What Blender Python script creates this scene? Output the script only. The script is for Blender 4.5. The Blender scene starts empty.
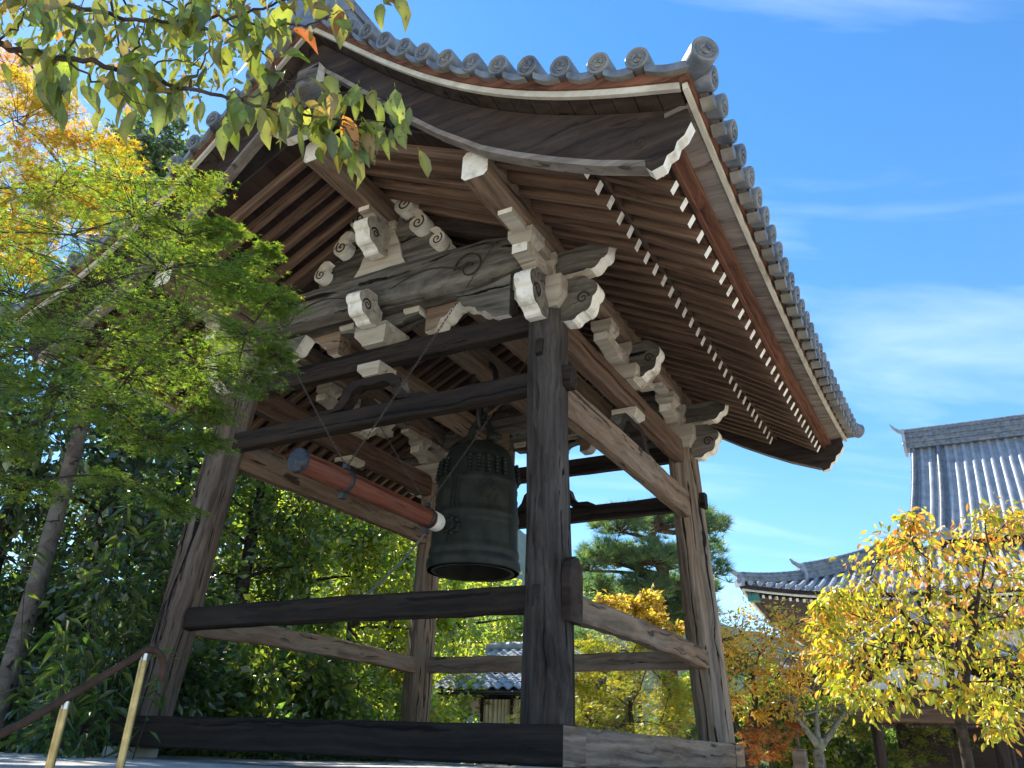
import bpy, math, random
import numpy as np
from mathutils import Vector, Matrix
R = math.radians
scene = bpy.context.scene
COL = scene.collection

# ------------------------------------------------------------------ camera
CAM = Vector((4.1068, -6.4664, 0.0954))
RIGHT = Vector((0.87521186, 0.48237028, 0.03637478))
UP = Vector((0.17524368, -0.38625122, 0.90559353))
FWD = Vector((-0.45088121, 0.78621175, 0.42258399))
FOC = 789.855
cd = bpy.data.cameras.new('camera')
cam = bpy.data.objects.new('camera', cd)
COL.objects.link(cam)
cd.sensor_fit = 'HORIZONTAL'
cd.sensor_width = 36.0
cd.lens = FOC / 1024 * 36
cd.clip_start = 0.05
cd.clip_end = 5000
m = Matrix((RIGHT, UP, -FWD)).transposed().to_4x4()
m.translation = CAM
cam.matrix_world = m
scene.camera = cam

def at(px, py, depth):
    """point seen at pixel (px, py) of the 1024 x 768 frame, depth metres along the view axis"""
    return CAM + depth * (FWD + (px - 512) / FOC * RIGHT - (py - 384) / FOC * UP)

def polar(az, dist, z=0.0):
    """az degrees right of +Y seen from the viewpoint"""
    return Vector((CAM.x + dist * math.sin(R(az)), CAM.y + dist * math.cos(R(az)), z))

# ------------------------------------------------------------------ sky, sun, exposure
SUN_AZ, SUN_EL = -72.0, 47.0
world = bpy.data.worlds.new('World')
scene.world = world
world.use_nodes = True
nt = world.node_tree
bg = nt.nodes['Background']
sk = nt.nodes.new('ShaderNodeTexSky')
sk.sky_type = 'NISHITA'
sk.sun_disc = False
sk.sun_elevation = R(SUN_EL)
sk.sun_rotation = R(SUN_AZ)
sk.air_density = 1.0
sk.dust_density = 0.06
sk.ozone_density = 2.0
hs = nt.nodes.new('ShaderNodeHueSaturation')
hs.inputs['Saturation'].default_value = 1.33
nt.links.new(sk.outputs[0], hs.inputs['Color'])
tc = nt.nodes.new('ShaderNodeTexCoord')
sep = nt.nodes.new('ShaderNodeSeparateXYZ')
nt.links.new(tc.outputs['Generated'], sep.inputs[0])
addz = nt.nodes.new('ShaderNodeMath'); addz.operation = 'ADD'; addz.inputs[1].default_value = 0.22
nt.links.new(sep.outputs['Z'], addz.inputs[0])
dv = nt.nodes.new('ShaderNodeVectorMath'); dv.operation = 'DIVIDE'
cmb = nt.nodes.new('ShaderNodeCombineXYZ')
for k in range(3):
    nt.links.new(addz.outputs[0], cmb.inputs[k])
nt.links.new(tc.outputs['Generated'], dv.inputs[0])
nt.links.new(cmb.outputs[0], dv.inputs[1])
mp = nt.nodes.new('ShaderNodeMapping')
rot = nt.nodes.new('ShaderNodeVectorRotate'); rot.rotation_type = 'Z_AXIS'
rot.inputs['Angle'].default_value = R(-31)
nt.links.new(dv.outputs[0], rot.inputs['Vector'])
mp.inputs['Scale'].default_value = (0.6, 2.6, 1.0)
mp.inputs['Location'].default_value = (4.7, 1.9, 0)
nt.links.new(rot.outputs[0], mp.inputs[0])
cn = nt.nodes.new('ShaderNodeTexNoise')
cn.inputs['Scale'].default_value = 1.5
cn.inputs['Detail'].default_value = 9
cn.inputs['Roughness'].default_value = 0.55
cn.inputs['Distortion'].default_value = 0.5
nt.links.new(mp.outputs[0], cn.inputs['Vector'])
cr = nt.nodes.new('ShaderNodeValToRGB')
cr.color_ramp.elements[0].position = 0.47
cr.color_ramp.elements[0].color = (0, 0, 0, 1)
cr.color_ramp.elements[1].position = 0.82
cr.color_ramp.elements[1].color = (0.42, 0.42, 0.42, 1)
nt.links.new(cn.outputs['Fac'], cr.inputs[0])
mx = nt.nodes.new('ShaderNodeMix'); mx.data_type = 'RGBA'
nt.links.new(cr.outputs[0], mx.inputs['Factor'])
nt.links.new(hs.outputs[0], mx.inputs['A'])
mx.inputs['B'].default_value = (6.2, 6.9, 7.6, 1)
nt.links.new(mx.outputs['Result'], bg.inputs['Color'])
bg.inputs['Strength'].default_value = 0.11

sd = bpy.data.lights.new('sun', 'SUN')
sun = bpy.data.objects.new('sun', sd)
COL.objects.link(sun)
sd.energy = 5.0
sd.angle = R(0.5)
sd.color = (1.0, 0.93, 0.82)
to_sun = Vector((math.sin(R(SUN_AZ)) * math.cos(R(SUN_EL)), math.cos(R(SUN_AZ)) * math.cos(R(SUN_EL)), math.sin(R(SUN_EL))))
sun.rotation_euler = to_sun.to_track_quat('Z', 'Y').to_euler()
sun.location = to_sun * 60
vs = scene.view_settings
vs.view_transform = 'Standard'
vs.look = 'None'
vs.gamma = 1.0
vs.use_curve_mapping = False
vs.exposure = 1.35
scene.cycles.max_bounces = 8
scene.cycles.diffuse_bounces = 5
scene.cycles.transmission_bounces = 4
scene.cycles.transparent_max_bounces = 4

# ------------------------------------------------------------------ materials
def new_mat(name):
    mt = bpy.data.materials.new(name)
    mt.use_nodes = True
    return mt, mt.node_tree, mt.node_tree.nodes['Principled BSDF']

def ramp(nt, stops):
    r = nt.nodes.new('ShaderNodeValToRGB')
    els = r.color_ramp.elements
    while len(els) < len(stops):
        els.new(0.5)
    for e, (p, c) in zip(els, stops):
        e.position = p
        e.color = (c[0], c[1], c[2], 1) if not isinstance(c, (int, float)) else (c, c, c, 1)
    return r

def coords(nt, scale, seed_by_object=True, kind='Object'):
    tc = nt.nodes.new('ShaderNodeTexCoord')
    mp = nt.nodes.new('ShaderNodeMapping')
    mp.inputs['Scale'].default_value = scale
    nt.links.new(tc.outputs[kind], mp.inputs[0])
    if seed_by_object:
        oi = nt.nodes.new('ShaderNodeObjectInfo')
        ml = nt.nodes.new('ShaderNodeMath'); ml.operation = 'MULTIPLY'; ml.inputs[1].default_value = 47.0
        nt.links.new(oi.outputs['Random'], ml.inputs[0])
        cb = nt.nodes.new('ShaderNodeCombineXYZ')
        for k in range(3):
            nt.links.new(ml.outputs[0], cb.inputs[k])
        nt.links.new(cb.outputs[0], mp.inputs['Location'])
    return mp

def noise(nt, vec, scale=1.0, detail=6, rough=0.55, dist=0.0):
    n = nt.nodes.new('ShaderNodeTexNoise')
    n.inputs['Scale'].default_value = scale
    n.inputs['Detail'].default_value = detail
    n.inputs['Roughness'].default_value = rough
    n.inputs['Distortion'].default_value = dist
    nt.links.new(vec.outputs[0], n.inputs['Vector'])
    return n

def mixc(nt, fac, a, b, mode='MIX'):
    mx = nt.nodes.new('ShaderNodeMix'); mx.data_type = 'RGBA'; mx.blend_type = mode
    for sock, val in (('Factor', fac), ('A', a), ('B', b)):
        if hasattr(val, 'links'):
            nt.links.new(val, mx.inputs[sock])
        elif isinstance(val, (int, float)):
            mx.inputs[sock].default_value = val
        else:
            mx.inputs[sock].default_value = (val[0], val[1], val[2], 1)
    return mx.outputs['Result']

def wood(name, dark, light, grey=None, greyness=0.4, grain=20.0, crack=0.8, rough=0.75, bump=0.25, figure=2.5):
    mt, nt, bs = new_mat(name)
    v = coords(nt, (0.55, grain * 1.35, grain * 1.35))
    fig = coords(nt, (0.9, 3.0, 3.0))
    n0 = noise(nt, fig, 1.6, 3, 0.5, 0.6)
    # bend the grain with a slow noise so it runs in flames and knots
    ad = nt.nodes.new('ShaderNodeVectorMath'); ad.operation = 'MULTIPLY_ADD'
    nt.links.new(n0.outputs['Color'], ad.inputs[0])
    ad.inputs[1].default_value = (0.0, figure * .8, figure * .8)
    nt.links.new(v.outputs[0], ad.inputs[2])
    n1 = noise(nt, ad, 1.0, 7, 0.62, 0.3)
    r1 = ramp(nt, [(0.30, dark), (0.68, light)])
    nt.links.new(n1.outputs['Fac'], r1.inputs[0])
    col = r1.outputs[0]
    if grey:
        n2 = noise(nt, fig, 0.9, 6, 0.65, 0.8)
        r2 = ramp(nt, [(0.42, 0.0), (0.66, greyness)])
        nt.links.new(n2.outputs['Fac'], r2.inputs[0])
        gr = mixc(nt, 0.75, grey, r1.outputs[0], 'MIX')
        gm = ramp(nt, [(0.3, tuple(c * 0.55 for c in grey)), (0.7, grey)])
        nt.links.new(n1.outputs['Fac'], gm.inputs[0])
        col = mixc(nt, r2.outputs[0], col, gm.outputs[0])
    vc = coords(nt, (0.30, grain * 1.5, grain * 1.5))
    ad2 = nt.nodes.new('ShaderNodeVectorMath'); ad2.operation = 'MULTIPLY_ADD'
    nt.links.new(n0.outputs['Color'], ad2.inputs[0])
    ad2.inputs[1].default_value = (0.0, figure, figure)
    nt.links.new(vc.outputs[0], ad2.inputs[2])
    n3 = noise(nt, ad2, 0.8, 3, 0.5, 0.0)
    r3 = ramp(nt, [(0.33, 1.0), (0.39, 0.0)])
    nt.links.new(n3.outputs['Fac'], r3.inputs[0])
    mc = nt.nodes.new('ShaderNodeMath'); mc.operation = 'MULTIPLY'; mc.inputs[1].default_value = crack
    nt.links.new(r3.outputs[0], mc.inputs[0])
    col = mixc(nt, mc.outputs[0], col, tuple(c * 0.25 for c in dark))
    nt.links.new(col, bs.inputs['Base Color'])
    bs.inputs['Roughness'].default_value = rough
    bs.inputs['Specular IOR Level'].default_value = 0.15
    sb = nt.nodes.new('ShaderNodeMath'); sb.operation = 'SUBTRACT'
    nt.links.new(n1.outputs['Fac'], sb.inputs[0]); nt.links.new(r3.outputs[0], sb.inputs[1])
    bp = nt.nodes.new('ShaderNodeBump')
    bp.inputs['Strength'].default_value = bump
    bp.inputs['Distance'].default_value = 0.03
    nt.links.new(sb.outputs[0], bp.inputs['Height'])
    nt.links.new(bp.outputs[0], bs.inputs['Normal'])
    return mt

def mottled(name, a, b, scale=6.0, rough=0.6, spec=0.4, bump=0.1, metal=0.0, detail=6, c=None, cscale=1.5, seed=True, lo=0.35, hi=0.65):
    mt, nt, bs = new_mat(name)
    v = coords(nt, (1, 1, 1), seed)
    n = noise(nt, v, scale, detail, 0.6, 0.2)
    r = ramp(nt, [(lo, a), (hi, b)])
    nt.links.new(n.outputs['Fac'], r.inputs[0])
    col = r.outputs[0]
    if c:
        n2 = noise(nt, v, cscale, 5, 0.6, 0.4)
        r2 = ramp(nt, [(0.5, 0.0), (0.68, 0.8)])
        nt.links.new(n2.outputs['Fac'], r2.inputs[0])
        col = mixc(nt, r2.outputs[0], col, c)
    nt.links.new(col, bs.inputs['Base Color'])
    bs.inputs['Roughness'].default_value = rough
    bs.inputs['Specular IOR Level'].default_value = spec
    bs.inputs['Metallic'].default_value = metal
    if bump:
        bp = nt.nodes.new('ShaderNodeBump')
        bp.inputs['Strength'].default_value = bump
        bp.inputs['Distance'].default_value = 0.02
        nt.links.new(n.outputs['Fac'], bp.inputs['Height'])
        nt.links.new(bp.outputs[0], bs.inputs['Normal'])
    return mt

def leafmat(name, rough=0.45, trans=0.5, tint=(1.25, 1.15, 0.5), gloss=0.06, spots=False):
    mt = bpy.data.materials.new(name)
    mt.use_nodes = True
    nt = mt.node_tree
    nt.nodes.clear()
    out = nt.nodes.new('ShaderNodeOutputMaterial')
    at_ = nt.nodes.new('ShaderNodeAttribute'); at_.attribute_name = 'leaf_colour'
    col = at_.outputs['Color']
    if spots:
        v = coords(nt, (1, 1, 1), False)
        n = noise(nt, v, 95.0, 3, 0.5)
        r = ramp(nt, [(0.61, 0.0), (0.67, 0.8)])
        nt.links.new(n.outputs['Fac'], r.inputs[0])
        col = mixc(nt, r.outputs[0], col, (0.10, 0.05, 0.02))
    df = nt.nodes.new('ShaderNodeBsdfDiffuse')
    tr = nt.nodes.new('ShaderNodeBsdfTranslucent')
    gl = nt.nodes.new('ShaderNodeBsdfGlossy'); gl.inputs['Roughness'].default_value = rough
    nt.links.new(col, df.inputs['Color'])
    nt.links.new(mixc(nt, 1.0, col, tint, 'MULTIPLY'), tr.inputs['Color'])
    m1 = nt.nodes.new('ShaderNodeMixShader'); m1.inputs[0].default_value = trans
    nt.links.new(df.outputs[0], m1.inputs[1]); nt.links.new(tr.outputs[0], m1.inputs[2])
    m2 = nt.nodes.new('ShaderNodeMixShader'); m2.inputs[0].default_value = gloss
    nt.links.new(m1.outputs[0], m2.inputs[1]); nt.links.new(gl.outputs[0], m2.inputs[2])
    nt.links.new(m2.outputs[0], out.inputs[0])
    return mt

M = {}
M['column'] = wood('column wood', (0.04, 0.027, 0.018), (0.32, 0.225, 0.15), (0.34, 0.30, 0.26), 0.5, grain=17, crack=1.0, bump=0.6, figure=3.0)
M['dark_post'] = wood('dark weathered post wood', (0.005, 0.004, 0.004), (0.065, 0.048, 0.037), (0.17, 0.155, 0.14), 0.4, grain=19, crack=1.0, bump=0.7, figure=5.5)
M['mid_post'] = wood('brown weathered post wood', (0.022, 0.015, 0.012), (0.17, 0.125, 0.092), (0.27, 0.245, 0.22), 0.5, grain=18, crack=1.0, bump=0.7, figure=4.0)
M['brown_beam'] = wood('brown beam wood', (0.035, 0.02, 0.013), (0.16, 0.095, 0.062), (0.16, 0.13, 0.105), 0.35, grain=16, bump=0.25, figure=3.0)
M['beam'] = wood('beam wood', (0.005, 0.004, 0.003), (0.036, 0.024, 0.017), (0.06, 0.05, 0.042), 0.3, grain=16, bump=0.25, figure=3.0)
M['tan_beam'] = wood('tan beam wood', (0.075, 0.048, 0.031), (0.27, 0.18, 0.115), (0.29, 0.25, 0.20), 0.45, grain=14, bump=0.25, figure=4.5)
M['rafter'] = wood('rafter wood', (0.045, 0.027, 0.018), (0.20, 0.125, 0.083), None, 0, grain=18, crack=0.5, bump=0.15)
M['red_board'] = wood('reddish board wood', (0.045, 0.019, 0.012), (0.21, 0.092, 0.054), None, 0, grain=14, crack=0.6, bump=0.2, figure=4.5)
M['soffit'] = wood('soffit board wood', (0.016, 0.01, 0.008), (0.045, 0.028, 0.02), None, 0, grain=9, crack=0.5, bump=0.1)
M['eave_board'] = wood('eave board wood', (0.10, 0.08, 0.065), (0.27, 0.22, 0.18), (0.30, 0.28, 0.25), 0.5, grain=10, crack=0.7, bump=0.25)
M['dark_board'] = wood('dark gable board wood', (0.010, 0.007, 0.006), (0.060, 0.039, 0.027), (0.085, 0.07, 0.058), 0.35, grain=10, crack=0.6, bump=0.2, figure=3.5)
M['carved'] = wood('carved grey wood', (0.014, 0.012, 0.010), (0.13, 0.112, 0.088), (0.31, 0.29, 0.245), 0.65, grain=13, crack=1.0, bump=0.7, figure=4.0)
M['pale_wood'] = wood('pale bracket wood', (0.26, 0.225, 0.17), (0.50, 0.45, 0.36), (0.45, 0.43, 0.38), 0.4, grain=10, crack=0.6, bump=0.2)
M['fillet'] = mottled('cream eave fillet', (0.46, 0.42, 0.33), (0.62, 0.58, 0.48), 6, 0.85, 0.1, 0.1, c=(0.34, 0.30, 0.23), cscale=2.5)
M['white'] = mottled('old white paint', (0.70, 0.67, 0.58), (0.82, 0.80, 0.72), 11, 0.85, 0.15, 0.15, c=(0.42, 0.37, 0.28), cscale=8)
M['groove'] = mottled('dark carved groove', (0.03, 0.024, 0.018), (0.06, 0.048, 0.038), 20, 0.9, 0.1, 0)
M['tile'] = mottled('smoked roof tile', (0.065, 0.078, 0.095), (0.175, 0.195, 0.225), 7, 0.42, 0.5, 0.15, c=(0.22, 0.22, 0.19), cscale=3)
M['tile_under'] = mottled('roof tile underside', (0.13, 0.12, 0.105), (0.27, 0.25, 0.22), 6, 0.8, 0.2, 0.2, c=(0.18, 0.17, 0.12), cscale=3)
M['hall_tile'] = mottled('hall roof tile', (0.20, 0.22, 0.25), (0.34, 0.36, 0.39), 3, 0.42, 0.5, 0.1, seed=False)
M['bronze'] = mottled('old green bronze', (0.007, 0.010, 0.007), (0.024, 0.027, 0.018), 7, 0.58, 0.35, 0.12, metal=0.15, c=(0.034, 0.040, 0.030), cscale=3.2)
M['iron'] = mottled('black iron', (0.012, 0.012, 0.013), (0.035, 0.033, 0.031), 12, 0.5, 0.5, 0.1)
M['chain'] = mottled('rusty chain', (0.03, 0.025, 0.02), (0.09, 0.075, 0.055), 30, 0.6, 0.4, 0.1)
M['red_log'] = wood('red striker wood', (0.055, 0.016, 0.010), (0.25, 0.072, 0.040), (0.20, 0.11, 0.075), 0.4, grain=24, crack=0.8, rough=0.40, bump=0.2)
M['log_end'] = mottled('dark log end', (0.02, 0.025, 0.035), (0.05, 0.055, 0.065), 30, 0.6, 0.3, 0.1)
M['cloth'] = mottled('white striker pad', (0.62, 0.60, 0.54), (0.78, 0.76, 0.70), 25, 0.9, 0.1, 0.2)
M['rope'] = mottled('grey rope', (0.11, 0.10, 0.09), (0.21, 0.195, 0.175), 60, 0.9, 0.1, 0.3)
M['brass'] = mottled('brass pipe', (0.30, 0.22, 0.09), (0.48, 0.37, 0.17), 14, 0.36, 0.5, 0.03, metal=0.8)
M['rail'] = mottled('brown rail coating', (0.05, 0.028, 0.018), (0.08, 0.044, 0.03), 18, 0.65, 0.15, 0.05)
M['steel'] = mottled('steel fitting', (0.45, 0.46, 0.46), (0.6, 0.6, 0.6), 10, 0.3, 0.5, 0.0, metal=0.8)
M['stone'] = mottled('platform stone', (0.36, 0.355, 0.34), (0.54, 0.53, 0.50), 5, 0.85, 0.2, 0.15, c=(0.30, 0.29, 0.26), cscale=1.2)
M['gravel'] = mottled('pale gravel', (0.47, 0.42, 0.345), (0.68, 0.61, 0.51), 9, 0.95, 0.1, 0.3, detail=10)
M['earth'] = mottled('leaf litter', (0.06, 0.045, 0.025), (0.15, 0.12, 0.06), 6, 0.95, 0.1, 0.3, detail=10)
M['hill'] = mottled('wooded hill', (0.022, 0.045, 0.022), (0.075, 0.10, 0.045), 0.12, 0.95, 0.0, 0.0, detail=10)
M['plaster'] = mottled('white plaster', (0.60, 0.58, 0.53), (0.72, 0.70, 0.65), 2, 0.9, 0.1, 0.0)
M['curtain'] = mottled('cream curtain', (0.60, 0.56, 0.42), (0.74, 0.70, 0.54), 4, 0.9, 0.1, 0.0)
M['bark'] = wood('tree bark', (0.05, 0.038, 0.03), (0.17, 0.14, 0.115), (0.24, 0.23, 0.21), 0.5, grain=7, crack=0.9, bump=0.6, figure=3)
M['grey_bark'] = mottled('lichen grey bark', (0.07, 0.066, 0.055), (0.24, 0.23, 0.20), 14, 0.95, 0.05, 0.6, c=(0.22, 0.24, 0.19), cscale=4)
M['dark_bark'] = mottled('dark bark', (0.028, 0.022, 0.018), (0.075, 0.06, 0.05), 12, 0.9, 0.1, 0.4)
M['pine_bark'] = mottled('red pine bark', (0.055, 0.032, 0.024), (0.15, 0.09, 0.065), 12, 0.9, 0.1, 0.4)
M['leaf'] = leafmat('leaves', trans=0.55, tint=(2.0, 1.75, 0.7))
M['leaf_wood'] = leafmat('sunlit wood leaves', 0.35, 0.62, (2.6, 2.3, 0.85), 0.08)
M['leaf_maple'] = leafmat('thin maple leaves', 0.45, 0.60, (1.85, 1.9, 0.8), 0.04)
M['leaf_dark'] = leafmat('glossy evergreen leaves', 0.32, 0.5, (2.5, 2.2, 0.8), 0.13)
M['leaf_branch'] = leafmat('spotted leaves', 0.4, 0.5, (1.5, 1.4, 0.6), 0.05, True)
M['needle'] = leafmat('pine needles', 0.5, 0.45, (2.0, 2.0, 1.0), 0.06)
M['green_paint'] = mottled('green copper cap', (0.05, 0.16, 0.13), (0.09, 0.24, 0.19), 8, 0.7, 0.2, 0)

# ------------------------------------------------------------------ mesh helpers
def world_of(o):
    w = o.matrix_basis.copy()
    if o.parent:
        w = world_of(o.parent) @ o.matrix_parent_inverse @ w
    return w

def attach(o, parent):
    o.parent = parent
    o.matrix_parent_inverse = world_of(parent).inverted()

class MB:
    def __init__(s):
        s.v = []; s.f = []; s.mi = []; s.sm = []
    def add(s, verts, faces, mat=0, smooth=False):
        o = len(s.v)
        s.v.extend([tuple(q) for q in verts])
        mats = mat if isinstance(mat, (list, tuple)) else [mat] * len(faces)
        for fc, mm in zip(faces, mats):
            s.f.append([i + o for i in fc]); s.mi.append(mm); s.sm.append(smooth)
        return s
    def box(s, a, b, mat=0, c=0.0):
        (x0, y0, z0), (x1, y1, z1) = a, b
        x0, x1 = min(x0, x1), max(x0, x1); y0, y1 = min(y0, y1), max(y0, y1); z0, z1 = min(z0, z1), max(z0, z1)
        if c <= 0:
            v = [(x0, y0, z0), (x1, y0, z0), (x1, y1, z0), (x0, y1, z0), (x0, y0, z1), (x1, y0, z1), (x1, y1, z1), (x0, y1, z1)]
            f = [(3, 2, 1, 0), (4, 5, 6, 7), (0, 1, 5, 4), (1, 2, 6, 5), (2, 3, 7, 6), (3, 0, 4, 7)]
            return s.add(v, f, mat)
        v = []
        for (z, k) in ((z0, c), (z0 + c, 0), (z1 - c, 0), (z1, c)):
            v += [(x0 + k + c * (k == 0), y0 + k, z), (x1 - k - c * (k == 0), y0 + k, z), (x1 - k, y0 + k + c * (k == 0), z), (x1 - k, y1 - k - c * (k == 0), z),
                  (x1 - k - c * (k == 0), y1 - k, z), (x0 + k + c * (k == 0), y1 - k, z), (x0 + k, y1 - k - c * (k == 0), z), (x0 + k, y0 + k + c * (k == 0), z)]
        f = [tuple(range(7, -1, -1)), tuple(range(24, 32))]
        for r in range(3):
            for i in range(8):
                j = (i + 1) % 8
                f.append((r * 8 + i, r * 8 + j, r * 8 + 8 + j, r * 8 + 8 + i))
        return s.add(v, f, mat)
    def prism(s, poly, origin, eu, ev, en, thick, mat_cap=0, mat_side=0, sides=None):
        o, eu, ev, en = Vector(origin), Vector(eu), Vector(ev), Vector(en)
        n = len(poly)
        v = [o + eu * a + ev * b + en * t for t in (-thick / 2, thick / 2) for a, b in poly]
        f = [tuple(range(n))[::-1], tuple(range(n, 2 * n))]
        mats = [mat_cap, mat_cap]
        for i in range(n):
            j = (i + 1) % n
            f.append((i, j, n + j, n + i))
            mats.append(mat_side if sides is None or i in sides else mat_cap)
        return s.add(v, f, mats)
    def tube(s, pts, rad, n=8, mat=0, caps=True, smooth=True):
        pts = [Vector(q) for q in pts]
        m_ = len(pts)
        if isinstance(rad, (int, float)):
            rad = [rad] * m_
        v = []; up = None
        for i, q in enumerate(pts):
            t = (pts[min(i + 1, m_ - 1)] - pts[max(i - 1, 0)])
            if t.length < 1e-9: t = Vector((0, 0, 1))
            t.normalize()
            if up is None:
                up = Vector((0, 0, 1)) if abs(t.z) < 0.9 else Vector((1, 0, 0))
            a = t.cross(up)
            if a.length < 1e-6:
                a = t.cross(Vector((0.3, 1, 0.2)))
            a.normalize(); b = a.cross(t).normalized(); up = b
            for k in range(n):
                w = 2 * math.pi * k / n
                v.append(q + (a * math.cos(w) + b * math.sin(w)) * rad[i])
        f = []
        for i in range(m_ - 1):
            for k in range(n):
                l = (k + 1) % n
                f.append((i * n + k, i * n + l, i * n + n + l, i * n + n + k))
        s.add(v, f, mat, smooth)
        if caps:
            s.add(v[:n], [tuple(range(n))[::-1]], mat)
            s.add(v[-n:], [tuple(range(n))], mat)
        return s
    def lathe(s, prof, n=32, mat=0, origin=(0, 0, 0), smooth=True, axes=None):
        o = Vector(origin)
        ax = axes or (Vector((1, 0, 0)), Vector((0, 1, 0)), Vector((0, 0, 1)))
        v = []
        for r, z in prof:
            for k in range(n):
                w = 2 * math.pi * k / n
                v.append(o + ax[0] * (r * math.cos(w)) + ax[1] * (r * math.sin(w)) + ax[2] * z)
        f = []
        for i in range(len(prof) - 1):
            for k in range(n):
                l = (k + 1) % n
                f.append((i * n + k, i * n + l, i * n + n + l, i * n + n + k))
        return s.add(v, f, mat, smooth)
    def grid(s, rows, mat=0, smooth=False):
        nr, nc = len(rows), len(rows[0])
        v = [q for r in rows for q in r]
        f = [(i * nc + j, i * nc + j + 1, i * nc + nc + j + 1, i * nc + nc + j) for i in range(nr - 1) for j in range(nc - 1)]
        return s.add(v, f, mat, smooth)
    def build(s, name, mats, parent=None, matrix=None):
        me = bpy.data.meshes.new(name)
        me.from_pydata(s.v, [], s.f)
        for mt in (mats if isinstance(mats, (list, tuple)) else [mats]):
            me.materials.append(M[mt] if isinstance(mt, str) else mt)
        me.polygons.foreach_set('material_index', s.mi)
        me.polygons.foreach_set('use_smooth', s.sm)
        me.update()
        o = bpy.data.objects.new(name, me)
        COL.objects.link(o)
        if matrix is not None:
            o.matrix_basis = matrix
        if parent is not None:
            attach(o, parent)
        return o

def thing(name, label, cat, loc=(0, 0, 0), group=None):
    o = bpy.data.objects.new(name, None)
    o.empty_display_size = 0.3
    COL.objects.link(o)
    o.location = loc
    o['label'] = label; o['category'] = cat
    if group: o['group'] = group
    return o

def tag(o, label=None, cat=None, group=None, kind=None):
    if label: o['label'] = label
    if cat: o['category'] = cat
    if group: o['group'] = group
    if kind: o['kind'] = kind
    return o

def frame(p0, p1, up=(0, 0, 1)):
    p0, p1 = Vector(p0), Vector(p1)
    ex = (p1 - p0).normalized()
    up = Vector(up)
    if abs(ex.dot(up.normalized())) > 0.97:
        up = Vector((0, 1, 0))
    ey = up.cross(ex).normalized()
    ez = ex.cross(ey).normalized()
    mt = Matrix((ex, ey, ez)).transposed().to_4x4()
    mt.translation = p0
    return mt, (p1 - p0).length

def beam(name, p0, p1, w, h, mats, parent, c=0.012, n=10, wob=0.004, bow=0.0, seed=0, taper=1.0, up=(0, 0, 1), end=0):
    """a timber lying along its own local X, slightly irregular, chamfered"""
    rng = random.Random(seed * 7 + 3)
    mt, L = frame(p0, p1, up)
    b = MB()
    prof = [(-w / 2 + c, -h / 2), (w / 2 - c, -h / 2), (w / 2, -h / 2 + c), (w / 2, h / 2 - c), (w / 2 - c, h / 2), (-w / 2 + c, h / 2), (-w / 2, h / 2 - c), (-w / 2, -h / 2 + c)]
    rows = []
    for i in range(n + 1):
        t = i / n
        sc = 1 + (taper - 1) * t
        dz = bow * 4 * t * (1 - t)
        j = (rng.uniform(-wob, wob), rng.uniform(-wob, wob))
        if i in (0, n): j = (0, 0)
        rows.append([(t * L, y * sc + j[0] + rng.uniform(-wob, wob) * .5, z * sc + dz + j[1] + rng.uniform(-wob, wob) * .5) for y, z in prof])
    v = [q for r in rows for q in r]
    f = []
    for i in range(n):
        for k in range(8):
            l = (k + 1) % 8
            f.append((i * 8 + k, i * 8 + l, i * 8 + 8 + l, i * 8 + 8 + k))
    b.add(v, f, 0)
    b.add(rows[0], [tuple(range(8))[::-1]], end if end else 0)
    b.add(rows[-1], [tuple(range(8))], end if end else 0)
    return b.build(name, mats, parent, mt)

def log(name, p0, p1, r0, r1, mats, parent, n=14, sides=24, wob=0.012, seed=0):
    rng = np.random.RandomState(seed)
    mt, L = frame(p0, p1)
    b = MB()
    ph = rng.uniform(0, 6.28, 6)
    rows = []
    for i in range(n + 1):
        t = i / n
        r = r0 + (r1 - r0) * t
        row = []
        for k in range(sides):
            a = 2 * math.pi * k / sides
            d = wob * (math.sin(2 * a + ph[0] + 2.2 * t) + .6 * math.sin(3 * a + ph[1] - 3 * t) + .5 * math.sin(5 * a + ph[2] + 7 * t) + .35 * math.sin(9 * a + ph[3] + 4 * t))
            row.append((t * L, (r + d) * math.cos(a), (r + d) * math.sin(a)))
        rows.append(row)
    v = [q for r in rows for q in r]
    f = []
    for i in range(n):
        for k in range(sides):
            l = (k + 1) % sides
            f.append((i * sides + k, i * sides + l, i * sides + sides + l, i * sides + sides + k))
    b.add(v, f, 0, True)
    b.add(rows[0], [tuple(range(sides))[::-1]], 0)
    b.add(rows[-1], [tuple(range(sides))], 0)
    return b.build(name, mats, parent, mt)

def sweep_y(name, prof, ys, zoff, mats, parent, mat=0, facemats=None):
    """profile in (x, z), carried along world Y with a height offset; local X = world Y so the grain runs along it"""
    b = MB()
    n = len(prof)
    v = []
    for y in ys:
        dz = zoff(y)
        for q in prof:
            x, z = q[0], q[1]
            k = q[2] if len(q) > 2 else 1.0
            v.append((y, -x, z + dz * k))
    f = []; fm = []
    for i in range(len(ys) - 1):
        for k in range(n):
            l = (k + 1) % n
            f.append((i * n + k, i * n + n + k, i * n + n + l, i * n + l))
            fm.append(facemats[k] if facemats else mat)
    b.add(v, f, fm)
    b.add(v[:n], [tuple(range(n))], mat)
    b.add(v[-n:], [tuple(range(n))[::-1]], mat)
    mt = Matrix(((0, -1, 0, 0), (1, 0, 0, 0), (0, 0, 1, 0), (0, 0, 0, 1)))
    return b.build(name, mats, parent, mt)

def spiral(cx, cy, r, turns=1.6, n=26, start=0.0, sgn=1):
    return [(cx + r * (1 - t / n * 0.88) * math.cos(start + sgn * turns * 2 * math.pi * t / n), cy + r * (1 - t / n * 0.88) * math.sin(start + sgn * turns * 2 * math.pi * t / n)) for t in range(n + 1)]

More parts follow.
